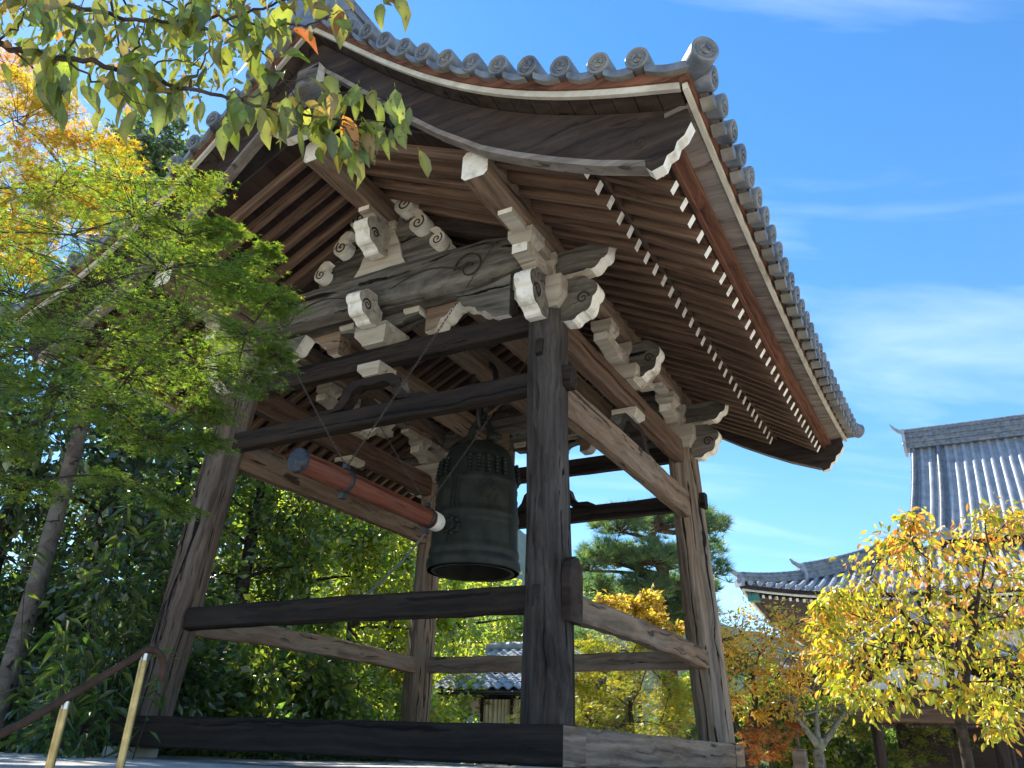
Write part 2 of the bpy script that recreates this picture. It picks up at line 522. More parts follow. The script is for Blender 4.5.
# ================================================================== SETTING
GZ = -1.5
def terrain_z(x, y):
    return GZ
b = MB()
xs = [-2500, -300, -80, -30, -12, -3, 3, 12, 30, 80, 300, 2500]
b.grid([[(x, y, GZ) for x in xs] for y in xs])
ground = tag(b.build('ground', 'gravel'), kind='structure')
b = MB()
b.grid([[(x, y, GZ + 0.05 + 0.06 * math.sin(x * 1.3 + y) * math.sin(y * .9)) for x in np.linspace(-40, -4.8, 24)] for y in np.linspace(-12, 30, 24)])
tag(b.build('wood_floor', 'earth'), kind='structure')

# wooded hills on the horizon
rng = np.random.RandomState(5)
b = MB()
az = np.linspace(-110, 60, 170)
def hill_el(a):
    pts = [(-110, 5), (-70, 7), (-50, 9), (-42, 16), (-38, 19.2), (-33, 18.0), (-28, 14.2), (-24, 12.4), (-20, 10.2), (-14, 8.4), (-9, 7.4), (-3, 6), (10, 5), (30, 5), (60, 4)]
    return float(np.interp(a, [p[0] for p in pts], [p[1] for p in pts]))
rows = []
for t in np.linspace(0, 1, 14):
    row = []
    for a in az:
        d = 330 + 170 * t
        h = math.tan(R(hill_el(a))) * 500 * (t ** 0.8) + GZ + (rng.uniform(-1.6, 1.6) if t > 0 else 0)
        p = polar(a, d)
        row.append((p.x, p.y, h if t > 0 else GZ - 2))
    rows.append(row)
b.grid(rows, smooth=True)
tag(b.build('hills', 'hill'), kind='structure')

# ================================================================== PLATFORM
plat = thing('stone_platform', 'low pale stone platform carrying the wooden bell tower', 'platform', (0, 0, GZ))
PZ = -0.05
b = MB(); b.box((-2.75, -4.35, PZ - 0.14), (2.75, 2.75, PZ), c=0.015); b.build('paving_slab', 'stone', plat)
b = MB()
for (x0, x1, y0, y1) in ((-2.7, 2.7, -4.3, -3.9), (-2.7, 2.7, 2.3, 2.7), (-2.7, -2.3, -3.9, 2.3), (2.3, 2.7, -3.9, 2.3)):
    for i in range(3):
        z0 = GZ + i * 0.437
        if x1 - x0 > 1:
            n = 7
            for k in range(n):
                b.box((x0 + (x1 - x0) * k / n + .004, y0, z0), (x0 + (x1 - x0) * (k + 1) / n - .004, y1, z0 + .433), c=.012)
        else:
            n = 8
            for k in range(n):
                b.box((x0, y0 + (y1 - y0) * k / n + .004, z0), (x1, y0 + (y1 - y0) * (k + 1) / n - .004, z0 + .433), c=.012)
b.build('retaining_stones', 'stone', plat)
for k in range(7):
    b = MB(); b.box((-0.2, -4.36 - 0.3 * (k + 1), GZ), (2.2, -4.36 - 0.3 * k + .0, PZ - 0.2 * (k + 1)), c=.012); b.build('step', 'stone', plat)
for sx in (-1, 1):
    for sy in (-1, 1):
        b = MB(); b.box((sx * 1.85 - .17, sy * 1.88 - .15, PZ), (sx * 1.85 + .13, sy * 1.88 + .15, 0.028), c=.012); b.build('base_stone', 'stone', plat)

# ================================================================== BELL TOWER
tower = thing('bell_tower', 'open wooden temple bell tower with four leaning posts and a curved tiled gable roof', 'bell tower', (0, 0, 0))
colx = lambda z: 1.8 - 0.0448 * z
coly = lambda z: 1.8509 - 0.0606 * z
TOP = 3.2
pos = lambda sx, sy, z: Vector((sx * colx(z), sy * coly(z), z))

# ground sills
zs, hs_, ws = 0.03, 0.221, 0.31
zc = zs + hs_ / 2
ox, oy = 1.99 - ws / 2, 2.041 - ws / 2
for sy in (-1, 1):
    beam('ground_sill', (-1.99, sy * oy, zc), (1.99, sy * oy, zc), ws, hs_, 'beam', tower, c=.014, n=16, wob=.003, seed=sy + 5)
for sx in (-1, 1):
    e = oy - ws / 2 - .003
    beam('ground_sill', (sx * ox, -e if sx < 0 else -e, zc - .002), (sx * ox, e, zc - .002), ws, hs_ - .004, 'column', tower, c=.014, n=16, wob=.003, seed=sx + 9)
# the near right sill shows its face out to the corner: a half-lap tongue
for sy in (-1, 1):
    beam('sill_lap', (1.9935, sy * 2.037, zc - .001), (1.9935, sy * (oy - ws / 2 - .004), zc - .001), .004, hs_ - .006, 'column', tower, c=.0005, n=3, wob=0, seed=3)

# posts
for i, (sx, sy) in enumerate(((1, -1), (-1, -1), (1, 1), (-1, 1))):
    log('post', pos(sx, sy, 0.22), pos(sx, sy, TOP), 0.168, 0.152, ('dark_post', 'mid_post', 'column', 'column')[i], tower, seed=i + 2, wob=.011)

def tie(name, z0, h, w, axis, s, ext, mats, seed, bow=0.0, wob=.004, c=.014):
    z = z0 + h / 2
    if axis == 'x':
        y = s * (coly(z)); X = colx(z) + ext
        return beam(name, (-X, y, z), (X, y, z), w, h, mats, tower, n=18, bow=bow, wob=wob, seed=seed, c=c)
    x = s * (colx(z)); Y = coly(z) + ext
    return beam(name, (x, -Y, z), (x, Y, z), w, h, mats, tower, n=18, bow=bow, wob=wob, seed=seed, c=c)
for s in (-1, 1):
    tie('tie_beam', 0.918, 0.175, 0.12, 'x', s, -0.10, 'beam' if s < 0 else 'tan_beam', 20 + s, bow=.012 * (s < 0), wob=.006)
    tie('tie_beam', 0.905, 0.178, 0.12, 'y', s, -0.10, 'tan_beam', 24 + s, bow=.03, wob=.006)
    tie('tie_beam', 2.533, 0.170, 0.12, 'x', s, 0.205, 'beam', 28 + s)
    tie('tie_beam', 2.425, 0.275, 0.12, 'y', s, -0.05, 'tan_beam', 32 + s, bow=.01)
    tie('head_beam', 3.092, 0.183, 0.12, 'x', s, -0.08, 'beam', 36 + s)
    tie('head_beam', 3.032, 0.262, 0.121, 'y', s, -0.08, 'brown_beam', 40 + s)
# wedges and a boarded tenon cover on the posts
for sx, sy in ((1, -1), (-1, -1), (1, 1), (-1, 1)):
    for z in (1.0, 2.62):
        p = pos(sx, sy, z)
        b = MB(); b.box((p.x - .03, p.y + sy * .12, z - .07), (p.x + .025, p.y + sy * .172, z + .07), c=.006)
        if z > 2: b.v = [(q[0], q[1], q[2] + .22) for q in b.v]
        b.build('wedge', 'beam', tower)
    if (sx, sy) != (1, -1): continue
    p = pos(sx, sy, 1.05)
    poly = [(-.09, -.21), (.09, -.21), (.10, .08), (.075, .16), (.03, .20), (-.03, .20), (-.075, .16), (-.10, .08)]
    b = MB(); b.prism(poly, (p.x + sx * .178, p.y, 1.06), (0, 1, 0), (0, 0, 1), (1, 0, 0), .06)
    b.box((p.x + sx * .11, p.y - .055, 0.93), (p.x + sx * .15, p.y + .055, 1.12))
    b.build('tenon_cover', 'dark_board', tower)

# ---- carved pieces
def nosing(name, poly, origin, eu, parent, thick=.15, sp=None, inner=None, cap='carved', mirror_edge=None):
    """scrolled board: white painted rim, carved spiral on both faces; eu = outward, z up"""
    eu = Vector(eu); ev = Vector((0, 0, 1)); en = eu.cross(ev)
    n = len(poly)
    b = MB()
    sides = [i for i in range(n) if i not in (inner or [])]
    b.prism(poly, origin, eu, ev, en, thick, 0, 1, sides)
    for (cx, cy, r, tn, st, sg) in (sp or []):
        for t in (-1, 1):
            pts = [Vector(origin) + eu * a + ev * c + en * (t * (thick / 2 + .001)) for a, c in spiral(cx, cy, r, tn, 26, st, sg)]
            b.tube(pts, [.009] * 10 + list(np.linspace(.009, .005, len(pts) - 10)), 5, 2)
    return b.build(name, [cap, 'white', 'groove'], parent)

def arc(cx, cy, r, a0, a1, n=5):
    return [(cx + r * math.cos(R(a0 + (a1 - a0) * i / n)), cy + r * math.sin(R(a0 + (a1 - a0) * i / n))) for i in range(n + 1)]
NOSE_LOW = [(0.0, 3.09), (0.10, 3.035)] + arc(.19, 3.10, .075, 250, 330, 3) + arc(.33, 3.17, .085, 260, 350, 4) + arc(.40, 3.30, .085, 290, 420, 5) + arc(.30, 3.37, .085, 30, 100, 4) + [(.0, 3.46)]
NOSE_LOW = [(u * .74, 3.46 + (v - 3.46) * .88) for u, v in NOSE_LOW]
NOSE_UP = [(0.0, 3.50), (.24, 3.50)] + arc(.31, 3.56, .06, 230, 330, 3) + arc(.39, 3.63, .06, 270, 350, 3) + [(.46, 3.68), (.50, 3.77), (.42, 3.735), (.0, 3.72)]

def masu(b, cx, cy, z, w, h, mat=0):
    """bearing block: square top, waist cut in below"""
    k = w * .5; q = w * .34
    v = []
    for (hw, zz) in ((q, z), (q + .004, z + h * .1), (k, z + h * .45), (k, z + h)):
        v += [(cx - hw, cy - hw, zz), (cx + hw, cy - hw, zz), (cx + hw, cy + hw, zz), (cx - hw, cy + hw, zz)]
    f = [(3, 2, 1, 0), (12, 13, 14, 15)]
    for r in range(3):
        for i in range(4):
            j = (i + 1) % 4
            f.append((r * 4 + i, r * 4 + j, r * 4 + 4 + j, r * 4 + 4 + i))
    b.add(v, f, mat)

def arm(name, origin, eu, half, z0, h, thick, parent, end_white=True, mats=('pale_wood', 'white')):
    """boat shaped bracket arm, curved up at both ends"""
    poly = [(-half, z0 + h), (-half, z0 + h * .45)] + [(-half + half * .42 * math.sin(R(a)), z0 + h * .45 * (1 - (1 - math.cos(R(a))))) for a in (30, 60, 90)] 
    poly += [(half - half * .42 * math.sin(R(a)), z0 + h * .45 * (1 - (1 - math.cos(R(a))))) for a in (90, 60, 30)] + [(half, z0 + h * .45), (half, z0 + h)]
    b = MB(); n = len(poly)
    eu = Vector(eu)
    wh = [0, n - 2] if end_white else []
    b.prism(poly, origin, eu, (0, 0, 1), eu.cross(Vector((0, 0, 1))), thick, 0, 1, wh)
    return b.build(name, list(mats), parent)

PX, PY = 1.655, 1.66          # bracket axes above the posts
for sx, sy in ((1, -1), (-1, -1), (1, 1), (-1, 1)):
    ax, ay = sx * PX, sy * PY
    b = MB(); masu(b, ax, ay, 3.20, .40, .24)
    br = b.build('bracket', 'pale_wood', tower)
    arm('bracket_arm', (ax, ay, 0), (0, 1, 0), .50, 3.435, .15, .13, br)
    arm('bracket_arm', (ax, ay, 0), (1, 0, 0), .38, 3.438, .147, .128, br)
    for dx, dy in ((0, -.40), (0, .40), (0, 0)):
        b = MB(); masu(b, ax + dx, ay + dy, 3.585, .21, .135); b.build('bearing_block', 'pale_wood', br)
    # long arm under the purlin, white ends
    arm('purlin_arm', (ax, ay, 0), (0, 1, 0), .74, 3.66, .075, .12, br)
    nosing('carved_nosing', NOSE_LOW, (ax + sx * .09, ay, 0), (sx, 0, 0), br, .14, [(.235, 3.255, .055, 1.5, 0, 1)], inner=[len(NOSE_LOW) - 1, len(NOSE_LOW) - 2])
    nosing('carved_nosing', NOSE_LOW, (ax, ay + sy * .09, 0), (0, sy, 0), br, .14, [(.235, 3.255, .055, 1.5, 0, 1)], inner=[len(NOSE_LOW) - 1, len(NOSE_LOW) - 2])
    nosing('carved_nosing', NOSE_UP, (ax + sx * .09, ay, 0), (sx, 0, 0), br, .13, [], inner=[len(NOSE_UP) - 1, len(NOSE_UP) - 2])

# intermediate brackets, one to each side, on frog-leg struts between the two upper rails
def frog(origin, eu, z0, z1, parent):
    eu = Vector(eu)
    H = z1 - z0
    half = .62
    outer = []
    for t in np.linspace(0, 1, 14):
        u = half * (1 - t)
        outer.append((-u, z0 + H * .72 * (t ** 0.45 if t > 0 else 0) * (1 - .18 * math.sin(t * math.pi * 2.2))))
    top = [(-.16, z0 + H * .70), (.16, z0 + H * .70)]
    inner = [(.10 + .36 * t, z0 + H * (.52 - .50 * t ** 1.6)) for t in np.linspace(0, 1, 8)]
    L = [(half, z0), (half * .86, z0 + H * .11), (.40, z0 + H * .12), (.335, z0 + H * .30), (.30, z0 + H * .55), (.22, z0 + H * .70), (.16, z0 + H * .72)]
    poly = L + [(-x, z) for x, z in L[::-1]] + [(-half + .02, z0)]
    innr = [(-.50, z0), (-.30, z0 + H * .06), (-.235, z0 + H * .26), (-.20, z0 + H * .47), (-.13, z0 + H * .56), (0, z0 + H * .52)]
    poly = L + [(-x, z) for x, z in L[::-1]] + innr + [(-x, z) for x, z in innr[::-1][1:]]
    b = MB()
    b.prism(poly, origin, eu, (0, 0, 1), eu.cross(Vector((0, 0, 1))), .11, 0, 1, [0, 1, 2, 3, 4, 5, 7, 8, 9, 10, 11, 12])
    o = b.build('frog_leg_strut', ['beam', 'carved'], parent)
    b = MB(); masu(b, origin[0], origin[1], z0 + H * .72, .24, H * .28 - .003)
    b.build('bearing_block', 'pale_wood', o)
    return o
for s in (-1, 1):
    zt = 2.533 + .170
    frog((0, s * coly(2.9), 0), (1, 0, 0), zt + .001, 3.090, tower)
    frog((s * colx(2.9), 0, 0), (0, 1, 0), 2.702, 3.030, tower)
    # centre bracket of the gable face
    ay = s * PY
    b = MB(); masu(b, 0, ay, 3.277, .34, .17)
    br = b.build('bracket', 'pale_wood', tower)
    arm('bracket_arm', (0, ay, 0), (1, 0, 0), .44, 3.447, .11, .14, br, mats=('carved', 'white'))
    for dx in (-.36, .36):
        b = MB(); masu(b, dx, ay - 0, 3.50, .17, .10); b.build('bearing_block', 'pale_wood', br)
    q = [(u * .9, 3.70 + (v - 3.46) * .80) for u, v in NOSE_LOW]
    nosing('carved_nosing', q, (0, ay + s * .12, 0), (0, s, 0), br, .15, [(.21, 3.54, .055, 1.6, 0, 1)], inner=[len(q) - 1, len(q) - 2], cap='pale_wood')
    # centre bracket of the eave face: three blocks under the purlin
    ax = s * PX
    b = MB(); masu(b, ax, 0, 3.297, .34, .15)
    br = b.build('bracket', 'pale_wood', tower)
    arm('bracket_arm', (ax, 0, 0), (0, 1, 0), .62, 3.45, .13, .13, br)
    for dy in (-.5, 0, .5):
        b = MB(); masu(b, ax, dy, 3.582, .2, .14); b.build('bearing_block', 'pale_wood', br)
    q = [(u * .9, v + .26) for u, v in NOSE_LOW]
    nosing('carved_nosing', q, (ax + s * .05, 0, 0), (s, 0, 0), br, .14, [(.21, 3.52, .045, 1.4, 0, 1)], inner=[len(q) - 1, len(q) - 2])
    q = [(u * .9, v + .26) for u, v in NOSE_LOW]
    nosing('carved_nosing', q, (ax - s * .05, 0, 0), (-s, 0, 0), br, .14, [(.21, 3.52, .045, 1.4, 0, 1)], inner=[len(q) - 1, len(q) - 2])

# purlins
def purlin(name, x, z, w, h, parent, yl=2.80):
    return beam(name, (x, -yl, z), (x, yl, z), w, h, ['tan_beam', 'white'], parent, c=.03, n=14, wob=.003, seed=int(x * 10) + 50, end=1)
for s in (-1, 1):
    purlin('eave_purlin', s * 1.63, 3.862, .215, .25, tower)
purlin('ridge_purlin', 0, 4.63, .22, .22, tower)
# inverted V timbers over the gable strut
for g in (-1, 1):
    for s in (-1, 1):
        beam('gable_brace', (s * .10, g * 1.70, 4.60), (s * 1.50, g * 1.70, 3.99), .12, .13, 'dark_board', tower, seed=int(60 + s + 2 * g))
# cross timbers behind the rainbow beams with white edged noses
for s in (-1, 1):
    bo = beam('cross_beam', (s * .82, -1.50, 3.70), (s * .82, 1.50, 3.70), .19, .24, 'tan_beam', tower, seed=90 + s)
    for g in (-1, 1):
        q = [(0, 3.33)] + arc(.07, 3.40, .07, 260, 340, 3) + arc(.17, 3.50, .07, 260, 340, 3) + arc(.28, 3.60, .08, 270, 350, 3) + [(.42, 3.66), (.45, 3.74), (0, 3.74)]
        nosing('carved_nosing', q, (s * .48, g * 1.60, 0), (s, 0, 0), bo, .16, [], inner=[len(q) - 1, len(q) - 2], cap='tan_beam')

# rainbow beam of each gable face, carved, and the strut over it
def rainbow(s):
    y = s * 1.70
    n = 24
    mt, L = frame((-1.50, y, 3.70), (1.50, y, 3.70))
    bb = MB(); rows = []
    rng = random.Random(3 + s)
    for i in range(n + 1):
        t = i / n; u = 2 * t - 1
        zt = 3.975 + .035 * (1 - u * u) - .05 * max(0, abs(u) - .82) / .18
        zb = 3.53 + .045 * (1 - u * u) + .13 * max(0, abs(u) - .72) / .28
        w = .17 - .05 * max(0, abs(u) - .8) / .2
        prof = []
        for (py, pz) in ((-.62, 0), (-.95, .10), (-1, .35), (-.93, .62), (-1, .82), (-.7, 1), (.7, 1), (1, .82), (.93, .62), (1, .35), (.95, .10), (.62, 0)):
            prof.append((t * L, py * w + rng.uniform(-.004, .004), zb + (zt - zb) * pz - 3.70 + rng.uniform(-.004, .004)))
        rows.append(prof)
    m_ = 12
    v = [q for r in rows for q in r]
    f = [(i * m_ + k, i * m_ + (k + 1) % m_, i * m_ + m_ + (k + 1) % m_, i * m_ + m_ + k) for i in range(n) for k in range(m_)]
    bb.add(v, f, 0, False)
    bb.add(rows[0], [tuple(range(m_))[::-1]]); bb.add(rows[-1], [tuple(range(m_))])
    for sg in (-1, 1):
        for face in (-1, 1):
            pts = [(L / 2 + sg * (1.02 + a), face * .172, c) for a, c in spiral(0, .03, .15, 1.5, 28, math.pi if sg > 0 else 0, -sg)]
            bb.tube(pts, .008, 5, 1)
            pts = [(L / 2 + sg * (.2 + .72 * t), face * .174, .02 + .10 * math.sin(t * 3.0) ) for t in np.linspace(0, 1, 12)]
            bb.tube(pts, list(np.linspace(.003, .007, 12)), 5, 1)
    o = bb.build('rainbow_beam', ['carved', 'groove'], tower, mt)
    # scalloped supports under both ends, white edged
    for sg in (-1, 1):
        q = [(0, 3.24)] + arc(.11, 3.31, .07, 250, 340, 3) + arc(.25, 3.40, .075, 250, 350, 3) + arc(.40, 3.48, .07, 260, 350, 3) + [(.52, 3.54), (.58, 3.62), (0, 3.62)]
        nosing('beam_support', q, (sg * 1.36, y, 0), (-sg, 0, 0), o, .14, [], inner=[len(q) - 1, len(q) - 2])
for s in (-1, 1):
    rainbow(s)
    y = s * 1.70
    # bottle strut with scroll wings up to the ridge
    body = [(-.30, 4.005), (.30, 4.005), (.24, 4.10), (.20, 4.25), (.15, 4.36), (.12, 4.44), (-.12, 4.44), (-.15, 4.36), (-.20, 4.25), (-.24, 4.10)]
    b = MB(); b.prism(body, (0, y, 0), (1, 0, 0), (0, 0, 1), (0, -1, 0), .22, 0, 0)
    st = b.build('gable_strut', 'pale_wood', tower)
    b = MB(); masu(b, 0, y, 4.40, .26, .12); b.build('bearing_block', 'pale_wood', st)
    arm('bracket_arm', (0, y, 0), (0, 1, 0), .42, 4.435, .085, .12, st)
    for sg in (-1, 1):
        wing = [(.10, 4.02)] + arc(.66, 4.08, .09, 270, 420, 4) + arc(.54, 4.22, .07, 330, 450, 3) + arc(.42, 4.36, .11, 290, 450, 5) + arc(.26, 4.54, .11, 300, 480, 6) + [(.14, 4.60), (.10, 4.40)]
        nosing('scroll_wing', wing, (0, y, 0), (sg, 0, 0), st, .17, [(.41, 4.355, .075, 1.5, 0, 1), (.25, 4.54, .08, 1.5, 0.5, 1), (.64, 4.09, .06, 1.3, 0, 1)], inner=[0, len(wing) - 1, len(wing) - 2])
    q = [(u * 1.0, (v - 3.09) * .92 + 4.12) for u, v in NOSE_LOW]
    nosing('carved_nosing', q, (0, y + s * .08, 0), (0, s, 0), st, .16, [(.235, 4.27, .05, 1.5, 0, 1)], inner=[len(q) - 1, len(q) - 2], cap='pale_wood')

    for (cx, cz, r, sg, dy) in ((.26, 4.62, .105, 1, .13), (-.26, 4.62, .105, -1, .13), (.44, 4.36, .095, 1, .12), (-.44, 4.36, .095, -1, .12), (.15, 4.76, .07, 1, .15), (-.15, 4.76, .07, -1, .15), (.66, 4.12, .08, 1, .11), (-.66, 4.12, .08, -1, .11)):
        q = arc(0, 0, r, -200, 60, 12) + [(r * .25, r * 1.35), (-r * .35, r * 1.75), (-r * 1.1, r * 1.55), (-r * .55, r * 1.15), (-r * .15, r * .7), (-r * .62, r * .62)]
        b = MB()
        b.prism([(sg * a, c) for a, c in q], (cx, y + s * dy, cz), (1, 0, 0), (0, 0, 1), (0, -1, 0), .12, 0, 1)
        for t in (-1, 1):
            b.tube([(cx + sg * a, y + s * dy + t * .061, cz + c) for a, c in spiral(0, 0, r * .72, 1.4, 20, 1.0, -1)], r * .085, 5, 2)
        b.build('carved_curl', ['pale_wood', 'white', 'groove'], st)
    for k in range(7):
        x_ = -.9 + .3 * k
        b = MB(); masu(b, x_ * 1.0, y + s * .02, 4.0 - .035 * x_ * x_, .10, .05); b.build('bead_block', 'carved', st)

# bell beam, front to back over the rainbow beams
beam('bell_beam', (0, -1.50, 3.90), (0, 1.50, 3.90), .24, .26, 'tan_beam', tower, c=.02, n=10, seed=77)

# ---- rafters
SP = 0.185
YR = [-2.6825 + SP * k for k in range(30)]
BASE_IN, BASE_TIP = (0.03, 4.80), (2.455, 3.575)
def fly_z(y): return 0.009 * y * y
for s in (-1, 1):
    for k, y in enumerate(YR):
        rj = random.Random(k * 13 + s); jx, jy, jz = rj.uniform(-.008, .006), rj.uniform(-.005, .005), rj.uniform(-.004, .004)
        beam('rafter', (s * BASE_IN[0], y + jy, BASE_IN[1]), (s * (BASE_TIP[0] + jx), y + jy, BASE_TIP[1] + jz), .060, .088, ['rafter', 'white'], tower, c=.003, n=2, wob=0, seed=k, end=1)
        beam('flying_rafter', (s * 1.75, y + jz, 4.125 + fly_z(y) * .2), (s * (2.965 + jz), y - jy, 3.332 + fly_z(y) + jx * .4), .056, .082, ['rafter', 'white'], tower, c=.003, n=2, wob=0, seed=k + 40, end=1)
ys = list(np.linspace(-2.86, 2.86, 25))
for s in (-1, 1):
    # boards over the rafters
    sl = (BASE_IN[1] - BASE_TIP[1]) / (BASE_TIP[0] - BASE_IN[0])
    top = lambda x: BASE_IN[1] - (x - BASE_IN[0]) * sl + .053
    pf = [(s * 0.0, top(0)), (s * 2.44, top(2.44)), (s * 2.44, top(2.44) + .02), (s * 0.0, top(0) + .02)]
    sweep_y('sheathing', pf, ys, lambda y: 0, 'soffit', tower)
    pf = [(s * 2.43, top(2.43) - .004), (s * 2.49, top(2.49) - .004), (s * 2.49, top(2.49) + .04), (s * 2.43, top(2.43) + .04)]
    sweep_y('rafter_batten', pf, ys, lambda y: fly_z(y) * .5, 'rafter', tower)
    fsl = (4.125 - 3.332) / (2.965 - 1.75)
    ft = lambda x: 3.332 + (2.965 - x) * fsl + .051
    pf = [(s * 2.0, ft(2.0), .2), (s * 2.99, ft(2.99)), (s * 2.99, ft(2.99) + .02), (s * 2.0, ft(2.0) + .02, .2)]
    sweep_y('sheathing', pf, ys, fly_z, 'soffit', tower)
    # eave board (reddish), two steps
    pf = [(s * 2.90, 3.405), (s * 2.955, 3.376), (s * 3.02, 3.362), (s * 3.02, 3.40), (s * 3.085, 3.40), (s * 3.085, 3.475), (s * 2.90, 3.50)]
    sweep_y('eave_board', pf, list(np.linspace(-2.93, 2.93, 33)), lambda y: .0105 * y * y, 'red_board', tower)
    # short grey boards out to the white fillet
    n = 34
    for k in range(n):
        y0 = -2.95 + 5.9 * k / n; y1 = -2.95 + 5.9 * (k + 1) / n - .004
        rr = random.Random(k * 3 + s)
        d = rr.uniform(0, .006)
        z0, z1 = .0105 * y0 * y0, .0105 * y1 * y1
        f0, f1 = .019 * y0 * y0, .019 * y1 * y1
        v = [(s * 3.06, y0, 3.455 + z0 + d), (s * 3.06, y1, 3.455 + z1 + d), (s * 3.225, y1, 3.408 + f1 + d), (s * 3.225, y0, 3.408 + f0 + d)]
        v += [(a, b_, c + .03) for a, b_, c in v]
        if k == 0: ub = MB()
        ub.add(v, [(3, 2, 1, 0), (4, 5, 6, 7), (0, 1, 5, 4), (1, 2, 6, 5), (2, 3, 7, 6), (3, 0, 4, 7)])
    ub.build('eave_soffit', 'eave_board', tower)

# ---- roof surface: S(x) is the underside of the white fillet along the verge
px_ = [0, .27, .57, 1.07, 1.47, 2.09, 2.4, 2.8, 3.23]
pz_ = [5.75, 5.50, 5.215, 4.76, 4.44, 4.04, 3.88, 3.73, 3.58]
CO = np.polyfit(px_, pz_, 4)
def S(x): return float(np.polyval(CO, abs(x)))
def sag(x, y): return -.18 * (1 - (y / 3.08) ** 2) * (min(abs(x), 3.4) / 3.23) ** 2
GY = 3.08
ROOF = MB()
# eave fillet and the board above it
yv = list(np.linspace(-GY, GY, 41))
for s in (-1, 1):
    pf = [(s * 3.215, 3.40), (s * 3.245, 3.40), (s * 3.245, 3.445), (s * 3.215, 3.445)]
    sweep_y('white_fillet', pf, yv, lambda y: .019 * y * y, 'fillet', tower)
    pf = [(s * 3.205, 3.4455), (s * 3.262, 3.4455), (s * 3.285, 3.535), (s * 3.205, 3.535)]
    sweep_y('eave_fascia', pf, list(np.linspace(-GY - .02, GY + .02, 41)), lambda y: .019 * y * y, 'red_board', tower)
# verge fillet, board, bargeboards
XV = list(np.linspace(0, 3.23, 36))
def ribbon(name, s, g, lo, hi, y0, y1, mats, xs, x_out=0.0):
    """strip following the verge curve: heights lo..hi over S(x), between y0 and y1 (outer)"""
    b = MB(); n = 4
    v = []
    for x in xs:
        z = S(x)
        v += [(s * x, g * y0, z + lo), (s * x, g * y1, z + lo), (s * x, g * y1, z + hi), (s * x, g * y0, z + hi)]
    f = []
    for i in range(len(xs) - 1):
        for k in range(4):
            l = (k + 1) % 4
            f.append((i * 4 + k, i * 4 + l, i * 4 + 4 + l, i * 4 + 4 + k))
    b.add(v, f); b.add(v[:4], [(0, 1, 2, 3)]); b.add(v[-4:], [(3, 2, 1, 0)])
    return b.build(name, mats, tower)
BB = [(3.215, 3.455), (3.17, 3.375), (3.125, 3.345), (3.105, 3.285), (3.06, 3.265), (3.035, 3.205), (2.965, 3.185), (2.93, 3.225), (2.62, 3.345), (2.35, 3.475), (2.05, 3.635), (1.78, 3.80), (1.4, 4.10), (1.03, 4.435), (.7, 4.76), (.35, 5.10), (0, 5.42)]
for g in (-1, 1):
    for s in (-1, 1):
        ribbon('verge_fillet', s, g, 0.0, .05, 3.055, 3.085, 'fillet', list(np.linspace(0, 3.2, 36)))
        ribbon('verge_fascia', s, g, .0505, .135, 3.02, 3.10, 'red_board', list(np.linspace(0, 3.26, 36)))
        # soffit boards under the verge, with seams
        b = MB(); n = 22
        for k in range(n):
            x0 = 3.2 * k / n; x1 = 3.2 * (k + 1) / n - .006
            d = random.Random(k + 9).uniform(0, .008)
            v = [(s * x0, g * 2.80, S(x0) - .045 + d), (s * x1, g * 2.80, S(x1) - .045 + d), (s * x1, g * 3.055, S(x1) + .004 + d), (s * x0, g * 3.055, S(x0) + .004 + d)]
            v += [(a, q, c + .03) for a, q, c in v]
            b.add(v, [(0, 1, 2, 3), (7, 6, 5, 4), (4, 5, 1, 0), (5, 6, 2, 1), (6, 7, 3, 2), (7, 4, 0, 3)])
        b.build('verge_soffit', 'dark_board', tower)
        # bargeboard with white scalloped foot
        poly = BB + [(x, S(x) - .03) for x in np.linspace(0, 3.2, 24)]
        n = len(poly)
        b = MB(); b.prism(poly, (0, g * 2.90, 0), (s, 0, 0), (0, 0, 1), (0, 1, 0), .085, 0, 1, [0, 1, 2, 3, 4, 5, 6])
        sp = MB()
        for t in (-1, 1):
            pts = [(s * a, g * 2.90 + t * .044, c) for a, c in spiral(2.90, 3.42, .055, 1.5, 24, 0.8, 1)]
            b.tube(pts, .006, 5, 2)
        bo = b.build('bargeboard', ['dark_board', 'white', 'groove'], tower)
        # pale moulding along the lower edge
        b = MB(); v = []
        low = BB[7:]
        for (x, z) in low:
            v += [(s * x, g * 2.86, z - .002), (s * x, g * 2.958, z - .002), (s * x, g * 2.958, z + .045), (s * x, g * 2.86, z + .045)]
        f = []
        for i in range(len(low) - 1):
            for k in range(4):
                l = (k + 1) % 4
                f.append((i * 4 + k, i * 4 + l, i * 4 + 4 + l, i * 4 + 4 + k))
        b.add(v, f); b.add(v[:4], [(0, 1, 2, 3)]); b.add(v[-4:], [(3, 2, 1, 0)])
        b.build('edge_moulding', 'eave_board', bo)
    # gable pendant
    pend = [(0, 4.60)] + arc(.10, 4.70, .10, 270, 390, 4) + arc(.24, 4.84, .11, 260, 400, 5) + arc(.20, 5.02, .08, 320, 440, 4) + [(.12, 5.12), (.12, 5.36)]
    poly = pend + [(-x, z) for x, z in pend[::-1][:-1]]
    b = MB(); b.prism(poly, (0, g * 2.99, 0), (1, 0, 0), (0, 0, 1), (0, 1, 0), .08, 0, 1)
    for sg in (-1, 1):
        pts = [(sg * a, g * 3.032, c) for a, c in spiral(.23, 4.85, .075, 1.6, 24, 0, 1)]
        b.tube(pts, .009, 5, 2)
    b.lathe([(0, .06), (.05, .055), (.06, .03), (.075, 0)], 12, 0, (0, g * 3.03, 5.1), axes=(Vector((1, 0, 0)), Vector((0, 0, 1)), Vector((0, g, 0))))
    b.build('gable_pendant', ['carved', 'white', 'groove'], tower)

